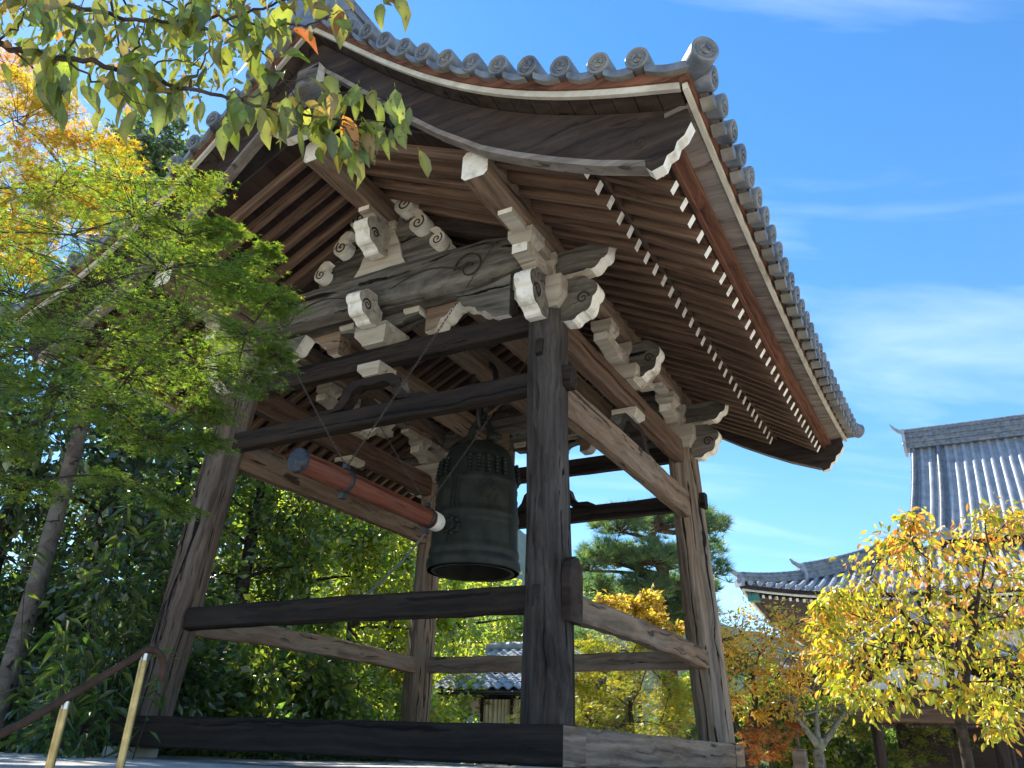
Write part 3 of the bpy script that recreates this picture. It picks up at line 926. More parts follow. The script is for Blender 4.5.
# tiles
PITCH = 0.226
NT = 28
def bed(x, y): return S(x) + .15 + sag(x, y)
def roll_section(y0, r=.072):
    sec = []
    return sec
for s in (-1, 1):
    b = MB()
    xs_ = list(np.linspace(0.10, 3.33, 26))
    ycs = [-GY + .10 + (2 * GY - .20) * k / NT for k in range(NT + 1)]
    # pan tiles: shallow troughs between roll lines, laid in overlapping courses
    rows_u = []; 
    yl = []
    for k in range(NT):
        for t in (0, .25, .5, .75):
            yl.append((ycs[k] + (ycs[k + 1] - ycs[k]) * t, -.035 * math.sin(math.pi * t)))
    yl.append((ycs[-1], 0)); yl = [(-GY - .02, 0.0)] + yl + [(GY + .02, 0.0)]
    for x in xs_:
        rows_u.append([(s * x, y, bed(x, y) + dz) for y, dz in yl])
    b.grid(rows_u, 0, True)
    lowr = [[(s * x, y, bed(x, y) + dz - .025) for y, dz in yl] for x in xs_]
    b.grid([r[::-1] for r in lowr], 1, True)
    b.grid([rows_u[-1], lowr[-1]], 0)
    # roll tiles
    for yc in ycs:
        rows = []
        for i, x in enumerate(xs_):
            t = i / (len(xs_) - 1)
            row = []
            for a in range(0, 181, 30):
                row.append((s * x, yc - .068 * math.cos(R(a)), bed(x, yc) + .004 + .075 * math.sin(R(a))))
            rows.append(row)
        b.grid(rows, 0, True)
    slope = b.build('tile_slope', ['tile', 'tile_under'], tower)
    # round eave-end tiles, pan lips between them
    def medallion(b, c, n_dir, r, depth, upv):
        n_dir = Vector(n_dir).normalized(); upv = Vector(upv)
        ex = upv.cross(n_dir).normalized(); ey = n_dir.cross(ex)
        axs = (ex, ey, n_dir)
        b.lathe([(r * .97, -depth), (r, -.02), (r, 0), (r * .93, .008), (r * .80, .008), (r * .76, -.004), (r * .70, -.006), (r * .30, -.006), (r * .27, 0), (0.001, .001)], 22, 0, c, axes=axs)
        for k in range(14):
            w = 2 * math.pi * k / 14
            cc = Vector(c) + ex * (r * .62 * math.cos(w)) + ey * (r * .62 * math.sin(w)) + n_dir * -.004
            b.lathe([(.007, 0), (.0055, .005), (.001, .0065)], 5, 0, cc, axes=axs)
        for k in range(3):
            w0 = 2 * math.pi * k / 3
            pts = [Vector(c) + ex * (r * q * math.cos(w0 + a)) + ey * (r * q * math.sin(w0 + a)) + n_dir * .001 for q, a in ((.22, 0), (.30, .5), (.36, 1.0), (.38, 1.6))]
            b.tube(pts, [.014, .011, .007, .003], 6, 0)
    for k, yc in enumerate(ycs):
        b = MB()
        zc_ = bed(3.33, yc) + .012
        medallion(b, (s * 3.375, yc, zc_ - .012), (s * 1.0, 0, -.22), .073, .10, (0, 0, 1))
        b.build('round_end_tile', 'tile', slope)
        if k < NT:
            b = MB()
            y0, y1 = yc + .05, ycs[k + 1] - .05
            rows = []
            for (dx, lo) in ((-.06, 0), (0.0, 0), (.012, -.004)):
                rows.append([(s * (3.34 + dx), y0 + (y1 - y0) * t, bed(3.33, yc) - .012 - .045 * math.sin(math.pi * t) + lo) for t in np.linspace(0, 1, 8)])
            front = [[(s * 3.352, y, z) for _, y, z in rows[-1]], [(s * 3.346, y, z - .055) for _, y, z in rows[-1]]]
            b.grid(rows, 0, True); b.grid(front, 0, True)
            b.grid([[(s * 3.346, y, z - .055) for _, y, z in rows[-1]], [(s * 3.27, y, z - .052) for _, y, z in rows[-1]]], 1, True)
            b.build('eave_lip_tile', ['tile', 'tile_under'], slope)
    # verge tiles on both gables
    for g in (-1, 1):
        dist = 0.0; lastx = 0.12; xsv = []
        x = 0.16
        while x < 3.2:
            xsv.append(x)
            d = (S(x + .01) - S(x)) / .01
            x += .268 / math.sqrt(1 + d * d)
        for i, x in enumerate(xsv):
            d = (S(x + .01) - S(x - .01)) / .02
            tx = Vector((s, 0, d)).normalized()
            nn = Vector((-s * d, 0, 1)).normalized()
            nn = Vector((s * -d, 0, 1)).normalized()
            b = MB(); tr_ = random.Random(i * 7 + int(s) * 3 + int(g))
            c = Vector((s * x + tr_.uniform(-.006, .006), g * (3.165 + tr_.uniform(-.008, .008)), S(x) + .195 + tr_.uniform(-.005, .005)))
            medallion(b, c, (0, g, -.12 + tr_.uniform(-.05, .05)), .075, .22, nn)
            b.build('round_end_tile', 'tile', slope)
            # wave tile between
            x2 = xsv[i + 1] if i + 1 < len(xsv) else 3.32
            b = MB()
            rows = []
            for yy in (3.02, 3.15):
                rows.append([(s * (x + (x2 - x) * t), g * yy, S(x + (x2 - x) * t) + .175 - .04 * math.sin(math.pi * t)) for t in np.linspace(.12, .88, 8)])
            b.grid(rows, 0, True)
            b.grid([rows[1], [(q[0], q[1] - g * .006, q[2] - .05) for q in rows[1]]], 0, True)
            b.grid([[(q[0], q[1] - g * .006, q[2] - .05) for q in rows[1]], [(q[0], q[1], q[2] - .05) for q in rows[0]]], 1, True)
            b.build('verge_lip_tile', ['tile', 'tile_under'], slope)
        # corner tile turned outward
        b = MB()
        medallion(b, (s * 3.385, g * 3.175, bed(3.33, g * 3.08) + .025), (s * .62, g * .72, -.1), .084, .22, (0, 0, 1))
        b.build('corner_tile', 'tile', slope)
        # descending ridge near the gable
        b = MB(); rows = []
        for x in np.linspace(.2, 1.02, 14):
            z = bed(x, g * 2.75) + .03
            rows.append([(s * x, g * (2.75 - .12), z), (s * x, g * (2.75 - .12), z + .22), (s * x, g * (2.75 - .07), z + .30), (s * x, g * (2.75 + .07), z + .30), (s * x, g * (2.75 + .12), z + .22), (s * x, g * (2.75 + .12), z)])
        b.grid(rows, 0); b.add(rows[-1], [tuple(range(6))]); b.add(rows[0], [tuple(range(6))[::-1]])
        b.build('descending_ridge', 'tile', tower)
# main ridge with end tiles
b = MB()
for (z0, z1, w) in ((5.82, 5.95, .42), (5.95, 6.03, .34), (6.034, 6.11, .38), (6.11, 6.20, .32), (6.204, 6.28, .36), (6.28, 6.36, .30)):
    b.box((-w / 2, -3.02, z0), (w / 2, 3.02, z1), 0)
b.tube([(0, -3.05, 6.40), (0, 3.05, 6.40)], .10, 12, 0)
rdg = b.build('main_ridge', 'tile', tower)
for g in (-1, 1):
    poly = [(-.36, 5.74), (.36, 5.74), (.42, 5.92), (.30, 6.05), (.33, 6.25), (.22, 6.42), (.12, 6.60), (0, 6.66), (-.12, 6.60), (-.22, 6.42), (-.33, 6.25), (-.30, 6.05), (-.42, 5.92)]
    b = MB(); b.prism(poly, (0, g * 3.09, 0), (1, 0, 0), (0, 0, 1), (0, 1, 0), .10, 0, 0)
    b.lathe([(0, .07), (.08, .06), (.12, .03), (.13, 0)], 16, 0, (0, g * 3.14, 6.2), axes=(Vector((1, 0, 0)), Vector((0, 0, 1)), Vector((0, g, 0))))
    b.build('ridge_end_tile', 'tile', rdg)

# ================================================================== BELL, HANGER, STRIKER
BX, BY, BZ = 0.05, 0.0, 1.64
bell = thing('temple_bell', 'large dark green bronze temple bell hanging in the middle of the wooden tower', 'bell', (BX, BY, BZ))
def bell_r(z):
    return float(np.interp(z, [0, .05, .14, .2, .55, .9, 1.05, 1.15, 1.24, 1.30, 1.335], [.441, .442, .431, .424, .412, .390, .368, .338, .282, .18, .0]))
b = MB()
prof = [(.365, .0), (.441, 0)]
for z in np.linspace(.0, 1.335, 60):
    r = bell_r(z)
    for c, w, d in ((.06, .035, .012), (.17, .012, .010), (.20, .010, .008), (.46, .010, .009), (.50, .022, .013), (.54, .010, .009), (.86, .012, .010), (1.07, .012, .010)):
        if abs(z - c) < w: r += d
    prof.append((r, z))
prof += []
b.lathe(prof, 64, 0, (BX, BY, BZ))
inner = [(.365, 0)] + [(bell_r(z) - .065, z) for z in np.linspace(.05, 1.2, 14)] + [(0.001, 1.22)]
b.lathe(inner[::-1], 48, 0, (BX, BY, BZ))
shell_b = b
# upright bands, studs, relief
for q in range(4):
    b = MB()
    a0 = R(90 * q)
    for da in (-.10, .10, 0):
        rows = []
        for z in np.linspace(.20, 1.06, 24):
            r = bell_r(z) + .010
            rows.append([(BX + r * math.cos(a0 + da + t), BY + r * math.sin(a0 + da + t), BZ + z) for t in (-.016, .016)])
        b.grid(rows, 0, False)
    b.build('upright_band', 'bronze', bell)
b = MB()
for q in range(4):
    a0 = R(45 + 90 * q)
    for i in range(5):
        for j in range(5):
            a = a0 + (j - 2) * .225; z = .91 + i * .037
            r = bell_r(z)
            n_ = Vector((math.cos(a), math.sin(a), .15)).normalized()
            ex = Vector((-math.sin(a), math.cos(a), 0)); ey = n_.cross(ex)
            b.lathe([(.016, -.01), (.015, .012), (.021, .018), (.019, .034), (.009, .043), (0.001, .045)], 8, 0, (BX + r * math.cos(a), BY + r * math.sin(a), BZ + z), axes=(ex, ey, n_))
tag(b.build('studs', 'bronze', bell), kind='stuff')
for a in (R(-90), R(90)):
    b = MB(); z = .36; r = bell_r(z)
    n_ = Vector((math.cos(a), math.sin(a), 0)); ex = Vector((-math.sin(a), math.cos(a), 0)); ey = Vector((0, 0, 1))
    b.lathe([(.085, 0), (.085, .018), (.06, .026), (.055, .020), (.03, .022), (.001, .03)], 24, 0, Vector((BX, BY, BZ + z)) + n_ * (r - .002), axes=(ex, ey, n_))
    for k in range(8):
        w = 2 * math.pi * k / 8
        b.lathe([(.026, 0), (.024, .026), (.001, .034)], 8, 0, Vector((BX, BY, BZ + z)) + n_ * (r - .002) + ex * (.072 * math.cos(w)) + ey * (.072 * math.sin(w)), axes=(ex, ey, n_))
    b.build('striking_boss', 'bronze', bell)
# relief: floating figure lines in the panel facing the viewer

rng = random.Random(8)
for q in range(4):
    a0 = R(45 + 90 * q)
    for k in range(16):
        a = a0 + rng.uniform(-.28, .28); z = rng.uniform(.60, .82)
        pts = []
        da = rng.uniform(-.10, .10); dz = rng.uniform(-.06, .06); cv = rng.uniform(-.04, .04)
        for t in np.linspace(0, 1, 7):
            aa = a + da * t; zz = z + dz * t + cv * math.sin(math.pi * t)
            r = bell_r(zz) + .001
            pts.append((BX + r * math.cos(aa), BY + r * math.sin(aa), BZ + zz))
        shell_b.tube(pts, [.003, .006, .008, .008, .007, .005, .002], 5)
shell_b.build('bell_body', 'bronze', bell)
# crown loop of two dragon heads
b = MB()
for s in (-1, 1):
    pts = [(BX + s * (.13 - .0 * t) * math.cos(R(a)) if False else BX + s * .13 * math.cos(R(a)), BY, BZ + 1.33 + .24 * math.sin(R(a))) for a in np.linspace(0, 90, 10)]
    b.tube(pts, [.055, .052, .046, .04, .038, .036, .036, .036, .036, .036], 10)
    b.lathe([(.001, -.05), (.055, -.03), (.06, .01), (.045, .05), (.001, .07)], 12, 0, (BX + s * .15, BY, BZ + 1.36))
    b.tube([(BX + s * .18, BY, BZ + 1.37), (BX + s * .24, BY, BZ + 1.36), (BX + s * .25, BY, BZ + 1.33)], [.035, .028, .012], 8)
b.lathe([(.001, 1.55), (.045, 1.57), (.05, 1.62), (.03, 1.67), (.001, 1.70)], 12, 0, (BX, BY, BZ))
b.build('dragon_loop', 'bronze', bell)

hang = thing('bell_hanger', 'black iron hook and shackle holding the big bronze bell', 'hanger', (BX, BY, 3.25))
b = MB()
def link(b, c, rx, rz, rad, plane, n=22, a0=0, a1=360):
    pts = []
    for k in range(n + 1):
        a = R(a0 + (a1 - a0) * k / n)
        u = rx * math.cos(a); v = rz * math.sin(a)
        pts.append((c[0] + (u if plane == 'x' else 0), c[1] + (u if plane == 'y' else 0), c[2] + v))
    b.tube(pts, rad, 8)
link(b, (BX, BY, 3.30), .07, .17, .026, 'y')
b.build('lower_shackle', 'iron', hang)
b = MB()
pts = [(BX - .14, BY, 3.40), (BX - .15, BY, 3.60)] + [(BX + .15 * math.cos(R(a)), BY, 3.68 + .20 * math.sin(R(a))) for a in np.linspace(180, 0, 12)] + [(BX + .15, BY, 3.60), (BX + .14, BY, 3.40)]
b.tube(pts, .032, 10)
b.tube([(BX - .20, BY, 3.43), (BX + .20, BY, 3.43)], .024, 10)
for s in (-1, 1):
    b.lathe([(.05, -.02), (.05, .02)], 10, 0, (BX + s * .19, BY, 3.43), axes=(Vector((0, 1, 0)), Vector((0, 0, 1)), Vector((1, 0, 0))))
b.build('hook', 'iron', hang)

# striker log along the front-back axis
SY0, SY1, SZ = -2.42, -.70, 1.99
strk = thing('bell_striker', 'polished red brown striker log slung level beside the bell, its tip padded white', 'striker', (0, SY0, SZ))
log('log', (0, SY0, SZ), (0, SY1, SZ), .090, .085, 'red_log', strk, n=8, sides=28, wob=.0015, seed=4)
b = MB(); b.lathe([(.091, -.02), (.094, -.005), (.094, .02), (.086, .028), (.05, .026), (.046, .03), (.001, .03)], 28, 0, (0, SY0, SZ), axes=(Vector((1, 0, 0)), Vector((0, 0, 1)), Vector((0, -1, 0))))
b.build('end_cap', 'log_end', strk)
b = MB(); b.lathe([(.001, .15), (.055, .148), (.076, .135), (.086, .11), (.090, .03), (.087, -.005)], 28, 0, (0, SY1, SZ), axes=(Vector((1, 0, 0)), Vector((0, 0, -1)), Vector((0, 1, 0))))
b.build('pad', 'cloth', strk)
BANDS = (-1.90, -.76)
for y in BANDS:
    b = MB(); b.lathe([(.090, -.022), (.095, -.022), (.095, .022), (.090, .022)], 28, 0, (0, y, SZ), axes=(Vector((1, 0, 0)), Vector((0, 0, -1)), Vector((0, 1, 0))))
    b.box((-.022, y - .03, SZ - .145), (.022, y + .03, SZ - .10)); b.box((-.02, y - .025, SZ + .10), (.02, y + .025, SZ + .135))
    b.build('iron_band', 'iron', strk)
# hanging chains, two to each band
def chain(p0, p1, label, sagv=.03, step=.031):
    p0, p1 = Vector(p0), Vector(p1)
    L = (p1 - p0).length; n = int(L / step)
    b = MB(); d = (p1 - p0).normalized()
    a = d.cross(Vector((0, 0, 1))).normalized(); c = a.cross(d)
    for k in range(n):
        t = (k + .5) / n
        q = p0.lerp(p1, t) + Vector((0, 0, -sagv * 4 * t * (1 - t)))
        w = a if k % 2 else c
        pts = [q + d * (.021 * math.cos(R(g))) + w * (.0078 * math.sin(R(g))) for g in range(0, 361, 45)]
        b.tube(pts, .0028, 4, caps=False)
    o = b.build('chain', 'chain'); tag(o, label, 'chain', 'chains slinging the striker log')
    return o
chain((1.28, -1.90, 3.88), (0, BANDS[0], SZ + .12), 'thin chain from the carved beam by the near post to the outer striker end')
chain((-1.28, -1.90, 3.88), (0, BANDS[0], SZ + .12), 'dark thin chain beside the maple leaves reaching the outer end of the striker')
chain((1.0, -.62, 3.58), (0, BANDS[1], SZ + .12), 'thin chain crossing in front of the bell down to the white striker tip')
chain((-1.0, -.90, 3.58), (0, BANDS[1], SZ + .12), 'thin chain running over the striker log to its white padded tip')
b = MB()
p0, p1 = Vector((0, BANDS[1], SZ - .14)), Vector((.12, -1.72, 1.09))
pts = [p0.lerp(p1, t) + Vector((0, 0, -.05 * 4 * t * (1 - t))) for t in np.linspace(0, 1, 14)]
b.tube(pts, .010, 8)
tag(b.build('pull_rope', 'rope'), 'grey pull rope slanting from the striker tip down to the lower rail', 'rope')

# ================================================================== HANDRAIL
hr = thing('handrail', 'brown coated handrail on two brass posts beside the platform steps', 'handrail', (0.99, -4.1, PZ))
top1 = at(145, 655, 3.40)
d_ = FWD + (66 - 512) / FOC * RIGHT - (703 - 384) / FOC * UP
top2 = CAM + d_ * ((top1.x - CAM.x) / d_.x)
sl = (top1 - top2)
r0 = top1 + Vector((0, 0, .018)); 
for tp, base in ((top1, PZ - .003), (top2, PZ - .203)):
    b = MB(); b.tube([(tp.x, tp.y, base), (tp.x, tp.y, tp.z - .022)], .017, 16, 0)
    o = b.build('post', 'brass', hr)
    b = MB(); b.tube([(tp.x, tp.y, tp.z - .022), (tp.x, tp.y, tp.z + .006)], .0135, 12, 0)
    b.build('post_cap', 'steel', o)
u = sl.normalized()
pts = [r0 - u * s_ + Vector((0, 0, max(0, s_ - .5) * .12)) for s_ in (1.9, 1.4, .9, .55, .16, .07)] + [r0 + Vector((-.005, .0, .004)), r0 + Vector((.0, .045, .006)), r0 + Vector((.008, .075, -.012)), r0 + Vector((.014, .092, -.045)), r0 + Vector((.016, .095, -.08)), r0 + Vector((.014, .09, -.115))]
b = MB(); b.tube(pts, .0155, 14)
b.build('rail', 'rail', hr)

# ================================================================== FOLIAGE
TPL = {}
TPL['blade'] = (np.array([(0, 0, 0), (.45, .26, .05), (1, 0, -.08), (.45, -.26, .05)]), np.array([(0, 2, 1), (0, 3, 2)]))
TPL['long'] = (np.array([(0, 0, 0), (.4, .085, .02), (1, 0, -.18), (.4, -.085, .02)]), np.array([(0, 2, 1), (0, 3, 2)]))
TPL['needle'] = (np.array([(0, .012, 0), (1, 0, 0), (0, -.012, 0)]), np.array([(0, 2, 1)]))
TPL['ovate'] = (np.array([(0, 0, 0), (.16, .13, .03), (.42, .205, .05), (.72, .155, .035), (1, 0, -.14), (.72, -.155, .035), (.42, -.205, .05), (.16, -.13, .03), (.42, 0, -.005), (.72, 0, -.05), (-.13, .008, .01), (-.13, -.008, .01)]),
    np.array([(0, 8, 1), (1, 8, 2), (2, 8, 9), (2, 9, 3), (3, 9, 4), (0, 7, 8), (7, 6, 8), (6, 9, 8), (6, 5, 9), (5, 4, 9), (10, 11, 0)]))
def _star():
    v = [(0, 0, 0)]; f = []
    ang = [-105, -52, 0, 52, 105]; ln = [.42, .62, .72, .62, .42]
    not_ = [-128, -78, -26, 26, 78, 128]
    for a in not_:
        r = .115
        v.append((r * math.cos(R(a)), r * math.sin(R(a)), .0))
    for a, l in zip(ang, ln):
        v.append((l * math.cos(R(a)), l * math.sin(R(a)), -.10 * l))
    for k in range(5):
        f += [(0, 1 + k, 7 + k), (0, 7 + k, 2 + k)]
    return np.array(v), np.array(f)
TPL['star'] = _star()

def unit(a):
    n = np.linalg.norm(a, axis=1, keepdims=True)
    return a / np.maximum(n, 1e-9)

def leaf_mesh(name, P, D, N, size, cols, tpl, mat, parent=None):
    tv, tf = TPL[tpl]
    D = unit(D); S = unit(np.cross(N, D)); N = np.cross(D, S)
    n, k = len(P), len(tv)
    lr_ = np.random.RandomState(n)
    tv = np.broadcast_to(tv, (n, k, 3)).copy()
    tv[:, :, 2] *= lr_.uniform(-.4, 2.6, (n, 1))
    tv[:, :, 1] *= lr_.uniform(.8, 1.2, (n, 1))
    V = P[:, None, :] + size[:, None, None] * (tv[:, :, 0:1] * D[:, None, :] + tv[:, :, 1:2] * S[:, None, :] + tv[:, :, 2:3] * N[:, None, :])
    F = (tf[None, :, :] + (np.arange(n) * k)[:, None, None]).reshape(-1)
    nf = n * len(tf)
    me = bpy.data.meshes.new(name)
    me.vertices.add(n * k)
    me.vertices.foreach_set('co', V.reshape(-1).astype(np.float32))
    me.loops.add(nf * 3)
    me.loops.foreach_set('vertex_index', F.astype(np.int32))
    me.polygons.add(nf)
    me.polygons.foreach_set('loop_start', np.arange(0, nf * 3, 3, dtype=np.int32))
    me.update(calc_edges=True)
    if tpl == 'ovate': me.polygons.foreach_set('use_smooth', np.ones(nf, bool))
    ca = me.attributes.new('leaf_colour', 'FLOAT_COLOR', 'POINT')
    C4 = np.ones((n, k, 4), np.float32); C4[:, :, :3] = cols[:, None, :]
    if tpl == 'ovate':
        g = 1 + lr_.normal(0, .35, (n, 1)) * (TPL[tpl][0][None, :, 0] - .5) + lr_.normal(0, .5, (n, 1)) * TPL[tpl][0][None, :, 1]
        g = np.clip(g, .5, 1.6)
        g[:, [0, 8, 9, 10, 11]] *= 1.3
        C4[:, :, :3] *= g[:, :, None]
        C4[:, [3, 4, 5], 1] *= lr_.uniform(.72, 1.0, (n, 1))
    ca.data.foreach_set('color', C4.reshape(-1))
    me.materials.append(M[mat])
    me.validate()
    o = bpy.data.objects.new(name, me)
    COL.objects.link(o)
    if parent is not None: attach(o, parent)
    return o

def pick(rng, pal, n, jit=.18):
    """palette: list of (weight, rgb)"""
    w = np.array([p[0] for p in pal], float); w /= w.sum()
    i = rng.choice(len(pal), n, p=w)
    c = np.array([p[1] for p in pal])[i]
    return np.clip(c * (1 + rng.normal(0, jit, (n, 1))) * (1 + rng.normal(0, jit * .4, (n, 3))), .004, .9)

def bez(p0, p1, rng, lift=.15, n=7, wob=.04):
    p0, p1 = np.array(p0, float), np.array(p1, float)
    L = np.linalg.norm(p1 - p0)
    mid = (p0 + p1) / 2 + np.array([0, 0, lift * L]) + rng.normal(0, wob * L, 3)
    t = np.linspace(0, 1, n)[:, None]
    return (1 - t) ** 2 * p0 + 2 * t * (1 - t) * mid + t ** 2 * p1

def crown_points(rng, clumps, per, twigs, flat=0.0, spread=.10, power=.6, droop=0.0):
    """leaves strung along twigs that radiate in every clump; returns leaf points, outward directions, twig polylines"""
    Ps, Ds, tw = [], [], []
    for (c, r) in clumps:
        c = np.array(c, float); r = np.array(r if np.ndim(r) else (r, r, r), float)
        vol = (r[0] * r[1] * r[2]) ** (1 / 3)
        d = unit(rng.normal(0, 1, (twigs, 3)))
        ends = c + d * r * rng.uniform(.65, 1.08, (twigs, 1))
        ends[:, 2] -= droop * np.linalg.norm(ends[:, :2] - c[:2], axis=1)
        starts = c + d * r * .08 + rng.normal(0, .06, (twigs, 3)) * r
        for a, e in zip(starts, ends):
            tw.append((a, e))
        k = rng.randint(0, twigs, per)
        t = rng.uniform(.12, 1.0, per) ** power
        P = starts[k] + (ends[k] - starts[k]) * t[:, None] + rng.normal(0, 1, (per, 3)) * spread * vol * np.array([1, 1, 1 - flat])
        D = unit(ends[k] - starts[k]) + rng.normal(0, .55, (per, 3))
        Ps.append(P); Ds.append(D)
    return np.concatenate(Ps), np.concatenate(Ds), tw

def make_tree(name, label, cat, trunk, tr, clumps, per, pal, size, tpl='blade', mat='leaf', bark='dark_bark', seed=1, twigs=22, up=.6, hang=0.0,
              flat=0.0, spread=.10, group=None, limb_r=.4, twig_r=.006, droop=0.0, palfun=None, limbs=True, tsides=10, twig_keep=1.0, size_j=.25, stems=None):
    rng = np.random.RandomState(seed)
    t = thing(name, label, cat, tuple(trunk[0]), group)
    b = MB()
    tp = np.array([tuple(q) for q in trunk], float)
    # densify the trunk line and give it a gentle wander
    ts = np.linspace(0, len(tp) - 1, 5 * (len(tp) - 1) + 1)
    line = np.stack([np.interp(ts, range(len(tp)), tp[:, k]) for k in range(3)], 1)
    line[1:-1] += rng.normal(0, tr * .12, line[1:-1].shape)
    rad = np.linspace(tr, tr * .38, len(line)); rad[0] *= 1.35; rad[1] *= 1.08
    b.tube(line, list(rad), tsides)
    for st in (stems or []):
        sp_ = bez(st[0], st[1], rng, .05, 9, .05)
        b.tube(sp_, list(np.linspace(st[2], st[2] * .35, 9)), 8)
    lines = [line] + [bez(st[0], st[1], np.random.RandomState(3), .05, 9, .0) for st in (stems or [])]
    allp = np.concatenate(lines)
    P, D, tw = crown_points(rng, clumps, per, twigs, flat, spread, .6, droop)
    if limbs:
        t0 = np.array(tuple(trunk[-1]))
        for (c, r) in sorted(clumps, key=lambda q: float(np.linalg.norm(np.array(q[0]) - t0))):
            c = np.array(c, float)
            low = allp[allp[:, 2] < c[2] + .15]
            if len(low) == 0: low = allp
            j = low[np.argmin(np.linalg.norm(low - c, axis=1) + .35 * np.abs(low[:, 2] - (c[2] - .3)))]
            lr = max(tr * limb_r * min(1, .25 + .3 * np.linalg.norm(c - j)), twig_r * 1.5)
            ll = bez(j, c, rng, .08, 8, .07)
            b.tube(ll, list(np.linspace(lr, twig_r * 1.3, 8)), 6)
            allp = np.concatenate([allp, ll[3:]])
    for i, (a, e) in enumerate(tw):
        if rng.uniform() < twig_keep:
            b.tube(bez(a, e, rng, .08, 4, .05), [twig_r, twig_r * .8, twig_r * .6, twig_r * .35], 3, caps=False)
    b.build('trunk', bark, t)
    n = len(P)
    N = rng.normal(0, .5, (n, 3)); N[:, 2] += up
    D = D.copy(); D[:, 2] = D[:, 2] * (1 - flat) - hang
    cols = pick(rng, pal, n) if palfun is None else palfun(rng, P)
    sz = size * rng.uniform(1 - size_j, 1 + size_j, n)
    leaf_mesh('crown', P, D, N, sz, cols, tpl, mat, t)
    return t

def blob_clumps(rng, c, rad, n, r, flat=1.0, shell=.55):
    """n clump centres filling an ellipsoid, mostly near its surface"""
    out = []
    for _ in range(n):
        d = rng.normal(0, 1, 3); d /= np.linalg.norm(d)
        q = np.array(c, float) + d * np.array(rad, float) * rng.uniform(shell, 1.0)
        k = r * rng.uniform(.7, 1.3)
        out.append((tuple(q), (k, k, k * flat)))
    return out

GREEN_DARK = [(5, (.030, .068, .028)), (4, (.05, .10, .036)), (3, (.08, .145, .042)), (.8, (.11, .16, .04))]
GREEN_MID = [(3, (.06, .12, .03)), (4, (.09, .16, .035)), (3, (.13, .19, .04)), (1.5, (.20, .24, .05))]
GREEN_LIGHT = [(2, (.12, .19, .04)), (4, (.18, .26, .05)), (3, (.26, .32, .055)), (1, (.34, .34, .06))]
YELLOW = [(2, (.24, .20, .025)), (4, (.36, .26, .03)), (3, (.20, .20, .03)), (1, (.40, .20, .03))]
ORANGE = [(3, (.52, .29, .06)), (2, (.52, .20, .05)), (3, (.44, .31, .06)), (2, (.32, .28, .06)), (.6, (.45, .12, .04))]
YG = [(3, (.26, .22, .02)), (4, (.18, .20, .022)), (3, (.34, .25, .025)), (1.6, (.45, .17, .04)), (.8, (.42, .10, .05))]

# ---- evergreen wood behind the tower on the left
def wood_tree(i, az, dist, el_top, rad, pal, label, seed, per=620, size=.15, base_z=GZ, mat='leaf_dark', nclump=20, lowest=.15):
    c = polar(az, dist)
    top = CAM.z + dist * math.tan(R(el_top))
    rng = np.random.RandomState(seed)
    hgt = top - base_z
    cl = []
    for k in range(nclump):
        t = (k + .5) / nclump
        zz = base_z + hgt * (lowest + (1 - lowest) * t) - .25
        rr = rad * (1.0 - .55 * max(0, (t - .45) / .55) ** 1.5) * rng.uniform(.35, 1.0)
        a = rng.uniform(0, 6.283)
        s_ = rad * .42 * rng.uniform(.8, 1.25)
        cl.append(((c.x + rr * math.cos(a), c.y + rr * math.sin(a), min(zz, top - s_ * .6)), (s_, s_, s_ * .75)))
    tr = .07 + .018 * hgt
    lean = rng.normal(0, .25, 2)
    trunk = [(c.x, c.y, base_z - .1), (c.x + lean[0] * .5, c.y + lean[1] * .5, base_z + hgt * .45), (c.x + lean[0], c.y + lean[1], base_z + hgt * .85)]
    return make_tree('evergreen_tree', label, 'tree', trunk, tr, cl, per, pal, size, 'blade', mat, 'dark_bark', seed, 16, .5, .15, spread=.16, group='trees in the wood behind the tower', twig_r=.008, twig_keep=.7)

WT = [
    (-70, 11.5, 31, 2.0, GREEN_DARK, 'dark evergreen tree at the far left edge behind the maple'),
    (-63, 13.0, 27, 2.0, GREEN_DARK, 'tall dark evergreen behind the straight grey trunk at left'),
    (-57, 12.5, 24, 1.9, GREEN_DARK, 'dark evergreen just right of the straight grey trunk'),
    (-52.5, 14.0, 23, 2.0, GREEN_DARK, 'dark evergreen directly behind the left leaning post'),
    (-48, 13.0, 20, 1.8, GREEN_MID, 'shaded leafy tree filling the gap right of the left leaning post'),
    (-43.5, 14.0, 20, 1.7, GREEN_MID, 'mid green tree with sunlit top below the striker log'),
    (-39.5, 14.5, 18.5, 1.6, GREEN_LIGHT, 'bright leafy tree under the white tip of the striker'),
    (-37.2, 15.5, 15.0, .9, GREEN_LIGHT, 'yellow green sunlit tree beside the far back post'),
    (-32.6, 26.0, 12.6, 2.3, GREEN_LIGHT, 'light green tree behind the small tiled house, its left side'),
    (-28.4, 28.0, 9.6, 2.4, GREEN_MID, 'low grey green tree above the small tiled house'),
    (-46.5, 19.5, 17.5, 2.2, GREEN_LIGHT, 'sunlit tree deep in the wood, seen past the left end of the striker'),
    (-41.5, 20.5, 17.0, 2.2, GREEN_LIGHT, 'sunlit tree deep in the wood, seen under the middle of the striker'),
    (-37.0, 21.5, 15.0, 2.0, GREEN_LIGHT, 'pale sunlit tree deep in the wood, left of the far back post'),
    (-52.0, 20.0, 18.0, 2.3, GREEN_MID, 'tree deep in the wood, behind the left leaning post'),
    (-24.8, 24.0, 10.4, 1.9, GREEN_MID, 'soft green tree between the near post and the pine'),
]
for i, (az, di, el, rd, pal, lab) in enumerate(WT):
    wood_tree(i, az, di, el, rd, pal, lab, 100 + i, per=(560 if i < 4 else 430), size=.13 if i < 8 else .18, mat='leaf_dark' if i < 4 else 'leaf_wood', nclump=23)
